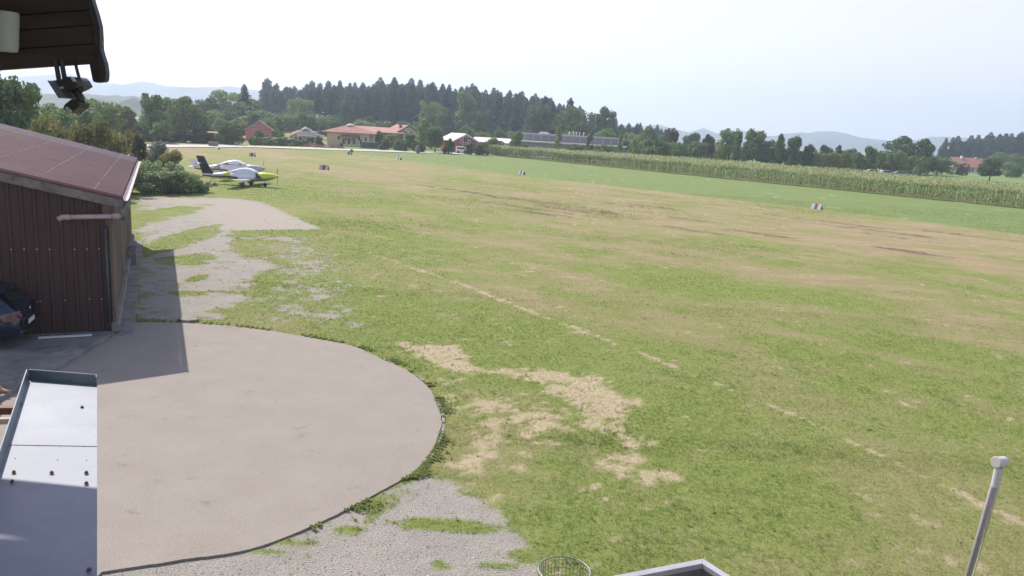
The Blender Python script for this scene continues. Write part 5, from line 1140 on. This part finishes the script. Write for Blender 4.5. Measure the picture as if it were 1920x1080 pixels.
# wood piles
M['log'] = simple('cut_log', (.36, .27, .18), .9, .4, 3)
def pile(px, D, L, h, label):
    c = hp(px, D); mb = MB(); rr = random.Random(int(px))
    for q_ in range(int(L * 9)):
        x = rr.uniform(-L / 2, L / 2); z = rr.uniform(.08, max(.12, h * (1 - abs(x) / L * 1.6))); a = rr.uniform(-.5, .5); l_ = rr.uniform(.4, 1.2); mb.tube([(x - l_ / 2, rr.uniform(-.6, .6), max(.08, z - a * .2)), (x + l_ / 2, rr.uniform(-.6, .6), max(.08, z + a * .2))], rr.uniform(.05, .11), 6)
    o = mb.build('log_pile', M['log']); o.location = c; tag(o, label, 'log pile')
pile(586, 171, 5.2, .9, 'heap of logs and planks in front of the balcony house'); pile(628, 172, 4.4, .85, 'heap of logs in front of the yellow hipped house')
# wire fence along the meadow beyond the road
fr = empty('wire_fence', g(440, 270), 0, 'thin wire fence with sparse posts on the meadow beyond the road', 'fence'); fo_ = fr.location
fpx = [(290, 266), (347, 267.5), (394, 268.5), (434, 269.5), (480, 271), (528, 272.5), (560, 273.5), (720, 280), (755, 281.5), (790, 283), (832, 285)]
for a, b in fpx:
    p = g(a, b) - fo_; mb = MB(); mb.tube([p, p + Vector((0, 0, 1.2))], .06, 6); mb.build('post', M['old_wood'], fr)
mb = MB()
for z in (.5, .85, 1.15):
    for (a, b), (a2, b2) in zip(fpx[:-1], fpx[1:]):
        if a2 - a < 100: mb.tube([g(a, b) - fo_ + Vector((0, 0, z)), g(a2, b2) - fo_ + Vector((0, 0, z))], .008, 4, cap=False)
mb.build('wire', M['dull_metal'], fr)

# ------------------------------------------------------------------ corn field (one crop nobody could count)
def corn():
    r_ = np.random.default_rng(3)
    F0 = np.array([-7.8, 186.]); F1 = np.array([84., 72.]); B0 = np.array([-4., 199.]); B1 = np.array([56., 170.]); B2 = np.array([79., 118.]); B3 = np.array([104., 84.])
    poly = [F0, F1, B3, B2, B1, B0]
    fd = (F1 - F0) / np.linalg.norm(F1 - F0); fn = np.array([-fd[1], fd[0]]); L = np.linalg.norm(F1 - F0)
    P_ = []; kind = []
    for row in range(60):
        sp = .24 if row < 3 else (.4 if row < 10 else .8); off = row * .62 if row < 12 else 12 * .62 + (row - 12) * 1.1
        s = np.arange(-30, L + 60, sp); s = s + r_.uniform(-sp / 3, sp / 3, len(s)); p = F0 + s[:, None] * fd + fn * (off + r_.uniform(-.15, .15, len(s)))[:, None]
        P_.append(p); kind.append(np.full(len(s), 0 if row < 4 else 1))
    P_ = np.concatenate(P_); kind = np.concatenate(kind); ins = sdpoly(P_[:, 0], P_[:, 1], poly) < 0.05; P_ = P_[ins]; kind = kind[ins]
    V = []; Q = []; mi = []; nv = 0
    def addq(A): nonlocal nv; V.append(A.reshape(-1, 3)); 
    n = len(P_); hgt = r_.uniform(1.85, 2.2, n) * (.80 + .36 * fbm(P_[:, 0], P_[:, 1], 4, 4, 61))
    base = np.c_[P_, np.zeros(n)]
    def strip(sel, az, z0, z1, ln, wd, mat, droop):
        nonlocal nv
        b = base[sel]; k = len(b); dx = np.cos(az); dy = np.sin(az); sx = -dy * wd; sy = dx * wd
        p0 = b + np.c_[np.zeros(k), np.zeros(k), z0]; p1 = b + np.c_[dx * ln * .5, dy * ln * .5, z1]; p2 = b + np.c_[dx * ln, dy * ln, z1 - droop]
        s_ = np.c_[sx, sy, np.zeros(k)]
        A = np.stack([p0 - s_ * .6, p0 + s_ * .6, p1 + s_, p1 - s_], 1); B = np.stack([p1 - s_, p1 + s_, p2 + s_ * .15, p2 - s_ * .15], 1)
        V.append(A.reshape(-1, 3)); V.append(B.reshape(-1, 3)); mi.append(np.full(2 * k, mat)); nv += 8 * k
    allm = np.ones(n, bool); f_ = kind == 0
    for j in range(8):
        sel = f_ if j < 5 else allm; k = sel.sum(); h = hgt[sel]; t = (.14 + .13 * j) * h
        strip(sel, r_.uniform(0, 6.28, k), t, t + r_.uniform(.15, .35, k), r_.uniform(.35, .6, k), np.full(k, .045) * (1 if j < 5 else 1.25), 0 if j > 1 else (r_.random() < .6) * 2, r_.uniform(.0, .35, k))
    # stalk and tassel
    strip(f_, r_.uniform(0, 6.28, f_.sum()), np.zeros(f_.sum()), hgt[f_] * .9, np.full(f_.sum(), .04), np.full(f_.sum(), .018), 2, np.zeros(f_.sum()))
    for j in range(4):
        k = n; strip(allm, r_.uniform(0, 6.28, k), hgt * .95, hgt + r_.uniform(.1, .32, k), r_.uniform(.08, .25, k), np.full(k, .034), 1, r_.uniform(-.08, .05, k))
    V = np.concatenate(V); Fq = np.arange(len(V)).reshape(-1, 4); mi = np.concatenate(mi)
    print('corn quads', len(Fq))
    m0 = leafmat('corn_leaf', (.11, .185, .055), (.21, .31, .10), (.38, .44, .24), trans=.35, scale=.4); m1 = leafmat('corn_tassel', (.44, .39, .21), (.60, .53, .31), trans=.45); m2 = leafmat('corn_dry', (.20, .17, .08), (.32, .27, .13), trans=.2)
    o = npmesh('corn_field', V, Fq, [m0, m1, m2], 4, matidx=mi); tag(o, kind='stuff'); o['label'] = 'tall green corn crop with tan tassels along the right side of the airstrip'
corn()

# ------------------------------------------------------------------ grass blades and weeds on the near field
def grass():
    r_ = np.random.default_rng(11); Vs = []; at = []; kd = []
    def zone(n, y0, y1, ratio, hb, wb, nb, pw=1.0):
        u = r_.random(n) ** pw; Y = y0 + (y1 - y0) * u; X = r_.uniform(-1, 1, n) * ratio * Y
        mk = masks(X, Y); keep = (r_.random(n) < mk['cover'] * (1 - .8 * mk['straw']) * (1 - .4 * mk['dry']) + .012)
        keep &= sdpoly(X, Y, [(p.x, p.y) for p in allp]) > .03
        keep &= sdpoly(X, Y, pv) > .02
        hb_ = np.array([(A0 + HM @ Vector(q))[:2] for q in ((-.4, -.3, 0), (LW + .2, -.3, 0), (LW + .2, WD, 0), (-.4, WD, 0))]); keep &= sdpoly(X, Y, hb_) > 0
        X, Y = X[keep], Y[keep]; dry = mk['dry'][keep]; k = len(X)
        lush = fbm(X, Y, 2.2, 4, 91); clump = ss(.55, .75, fbm(X, Y, .35, 3, 95))
        for b in range(nb):
            a = r_.uniform(0, 6.28, k); s = r_.uniform(.0, .035, k) * (1 + wb * 20); h = hb * r_.uniform(.45, 1.25, k) * (.65 + .6 * lush) * (1 + .45 * clump); wd = wb * r_.uniform(.6, 1.3, k); ln = h * r_.uniform(.2, .9, k); a2 = r_.uniform(0, 6.28, k)
            x0 = X + np.cos(a) * s; y0_ = Y + np.sin(a) * s
            p = np.stack([np.c_[x0 - np.sin(a2) * wd, y0_ + np.cos(a2) * wd, np.zeros(k)], np.c_[x0 + np.sin(a2) * wd, y0_ - np.cos(a2) * wd, np.zeros(k)], np.c_[x0 + np.cos(a2) * ln, y0_ + np.sin(a2) * ln, h]], 1)
            Vs.append(p.reshape(-1, 3)); at.append(np.repeat(dry, 3))
    zone(90000, 6.5, 15, 1.05, .044, .0045, 5); zone(112000, 14, 28, 1.0, .042, .008, 4); zone(84000, 27, 48, .94, .038, .013, 4); zone(60000, 44, 90, .76, .035, .03, 3, 1.0)
    # broad weeds along the pad edge and scattered in the grass
    n = 2600; i = r_.integers(20, len(sm) - 1, n); off = np.abs(r_.normal(0, .13, n)) + .0
    cx, cy = np.array([p.x for p in sm]), np.array([p.y for p in sm]); c0 = np.array([-7.93, 14.83]); X = cx[i]; Y = cy[i]; dn = np.stack([X - c0[0], Y - c0[1]], 1); dn /= np.linalg.norm(dn, axis=1)[:, None]
    X = X + dn[:, 0] * off; Y = Y + dn[:, 1] * off; kp = fbm(X, Y, .8, 3, 71) > .44; X, Y = X[kp], Y[kp]
    n2 = 7000; Y2 = r_.uniform(7, 34, n2); X2 = r_.uniform(-.75, .75, n2) * Y2; kp = (fbm(X2, Y2, .5, 3, 73) > .66) & (masks(X2, Y2)['cover'] > .5) & (sdpoly(X2, Y2, [(p.x, p.y) for p in allp]) > .1) & (sdpoly(X2, Y2, [(A0 + HM @ Vector(q))[:2] for q in ((-.4, -.3, 0), (LW + .2, -.3, 0), (LW + .2, WD, 0), (-.4, WD, 0))]) > .1)
    X = np.r_[X, X2[kp]]; Y = np.r_[Y, Y2[kp]]; k = len(X)
    for b in range(6):
        a2 = r_.uniform(0, 6.28, k); L = r_.uniform(.025, .065, k); wd = r_.uniform(.006, .014, k); zz = r_.uniform(.015, .06, k)
        tip = np.c_[X + np.cos(a2) * L, Y + np.sin(a2) * L, zz]; m0 = np.c_[X + np.cos(a2) * L * .6 - np.sin(a2) * wd, Y + np.sin(a2) * L * .6 + np.cos(a2) * wd, zz * .9 + .01]; m1 = np.c_[X + np.cos(a2) * L * .6 + np.sin(a2) * wd, Y + np.sin(a2) * L * .6 - np.cos(a2) * wd, zz * .9 + .01]; b0 = np.c_[X, Y, np.full(k, .005)]
        for tri in ((b0, m1, m0), (m0, m1, tip)): Vs.append(np.stack(tri, 1).reshape(-1, 3)); at.append(np.zeros(3 * k))
    V = np.concatenate(Vs); print('grass tris', len(V) // 3)
    m = N('grass_blades'); gi = m.n('NewGeometry').outputs['Random Per Island']; n1 = m.noise(m.co(), .9, 5, .6)
    c = m.mix(m.ramp(gi, 0, 1), (.155, .225, .058), (.32, .39, .145)); c = m.mix(m.ramp(n1, .4, .7), c, (.30, .34, .11))
    dd = m.n('Math', operation='MULTIPLY_ADD', use_clamp=True); m.l(gi, dd.inputs[0]); dd.inputs[1].default_value = .9; dd.inputs[2].default_value = -.55
    d2 = m.n('Math', operation='ADD', use_clamp=True); m.l(dd.outputs[0], d2.inputs[0]); m.l(m.attr('dry'), d2.inputs[1]); c = m.mix(d2.outputs[0], c, (.54, .46, .27))
    df = m.n('BsdfDiffuse'); tr = m.n('BsdfTranslucent'); mx = m.n('MixShader'); mx.inputs[0].default_value = .4
    m.l(c, df.inputs[0]); m.l(c, tr.inputs[0]); m.l(df.outputs[0], mx.inputs[1]); m.l(tr.outputs[0], mx.inputs[2]); m.l(mx.outputs[0], m.out.inputs[0])
    o = npmesh('grass', V, np.arange(len(V)).reshape(-1, 3), m.m, 3, attrs=dict(dry=np.concatenate(at))); tag(o, kind='stuff')
grass()
def pebbles():
    r_ = np.random.default_rng(21); n = 30000; Y = 7 + 25 * r_.random(n) ** 1.6; X = r_.uniform(-.75, .5, n) * Y; mk = masks(X, Y); kp = (mk['cover'] < .35) & (sdpoly(X, Y, [(p.x, p.y) for p in allp]) > .05) & (sdpoly(X, Y, pv) > .02); kp |= (mk['straw'] > .6) & (r_.random(n) < .3) & (sdpoly(X, Y, [(p.x, p.y) for p in allp]) > .05)
    X, Y = X[kp], Y[kp]; k = len(X); s = r_.uniform(.006, .02, k); a = r_.uniform(0, 6.28, k); V = []
    for q in range(4): V.append(np.c_[X + np.cos(a + q * 1.571) * s, Y + np.sin(a + q * 1.571) * s * .8, np.full(k, .004)])
    V.append(np.c_[X, Y, s * .9]); V = np.stack(V, 1).reshape(-1, 3); b = np.arange(k) * 5; Fc = np.concatenate([np.stack([b + q, b + (q + 1) % 4, b + 4], 1) for q in range(4)])
    m = N('pebble'); gi = m.n('NewGeometry').outputs['Random Per Island']; m.l(m.mix(gi, (.22, .20, .18), (.55, .52, .47)), m.b.inputs['Base Color']); m.b.inputs['Roughness'].default_value = .9
    o = npmesh('gravel', V, Fc, m.m, 3); tag(o, kind='stuff')
pebbles()

# ------------------------------------------------------------------ hills and mountains on the horizon
def ridge(name, prof, D, depth, mat, jag=1.0, seed=1, base=-5):
    pxs = np.arange(prof[0][0], prof[-1][0], 5.0); ys_ = np.interp(pxs, [a for a, b in prof], [b for a, b in prof]); pts = [d(a, b, D) for a, b in zip(pxs, ys_)]
    x = np.array([p.x for p in pts]); z = np.array([p.z for p in pts]); z = z + (fbm(x, x * 0, D * .012, 5, seed) - .5) * D * .004 * jag
    rows = 17; V = []
    for j in range(rows):
        t = (j - 8) / 8.0; w_ = (1 - abs(t)) ** .9; y = D + t * depth + (fbm(x, x * 0 + j * 300, D * .05, 3, seed + 5) - .5) * depth * .25 * (abs(t) < .99) * (j != 8)
        zz = base + (z - base) * w_ * (1 if j == 8 else (.8 + .4 * fbm(x, y, D * .03, 4, seed + 9))); V.append(np.c_[x, y, np.maximum(zz, base)])
    n = len(x); V = np.concatenate(V); idx = np.arange(rows * n).reshape(rows, n); Fq = np.stack([idx[:-1, :-1].ravel(), idx[:-1, 1:].ravel(), idx[1:, 1:].ravel(), idx[1:, :-1].ravel()], 1)
    o = npmesh(name, V, Fq, mat, 4, smooth=True); tag(o, kind='structure'); return o
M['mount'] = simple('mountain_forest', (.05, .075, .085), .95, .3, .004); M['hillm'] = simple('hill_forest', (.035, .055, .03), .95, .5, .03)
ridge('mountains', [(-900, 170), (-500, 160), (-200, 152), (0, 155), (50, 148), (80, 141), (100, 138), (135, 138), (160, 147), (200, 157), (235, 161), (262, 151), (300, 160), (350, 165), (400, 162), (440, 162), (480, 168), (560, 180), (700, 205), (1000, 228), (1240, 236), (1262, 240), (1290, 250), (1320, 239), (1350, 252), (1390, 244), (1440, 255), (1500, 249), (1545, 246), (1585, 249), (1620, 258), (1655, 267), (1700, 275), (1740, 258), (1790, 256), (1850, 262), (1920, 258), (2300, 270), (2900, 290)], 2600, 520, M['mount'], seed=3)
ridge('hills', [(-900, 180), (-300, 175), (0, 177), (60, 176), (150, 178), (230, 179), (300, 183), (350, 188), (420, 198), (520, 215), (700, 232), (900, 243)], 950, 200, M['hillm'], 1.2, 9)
ridge('wooded_rise', [(130, 215), (190, 190), (215, 187), (255, 186), (300, 192), (370, 200), (450, 215), (520, 230)], 640, 100, M['hillm'], 4.0, 13)

# ------------------------------------------------------------------ haze over the whole valley
hz = MB(); hz.box((-6400, -280, -12), (6400, 5600, 330)); hm = bpy.data.materials.new('haze_air'); hm.use_nodes = True; t_ = hm.node_tree; t_.nodes.clear()
pvn = t_.nodes.new('ShaderNodeVolumePrincipled'); pvn.inputs['Color'].default_value = (.68, .81, 1, 1); pvn.inputs['Density'].default_value = 4.2e-4; pvn.inputs['Anisotropy'].default_value = .35
oo = t_.nodes.new('ShaderNodeOutputMaterial'); t_.links.new(pvn.outputs[0], oo.inputs['Volume'])
o = hz.build('haze', hm); tag(o, kind='stuff')
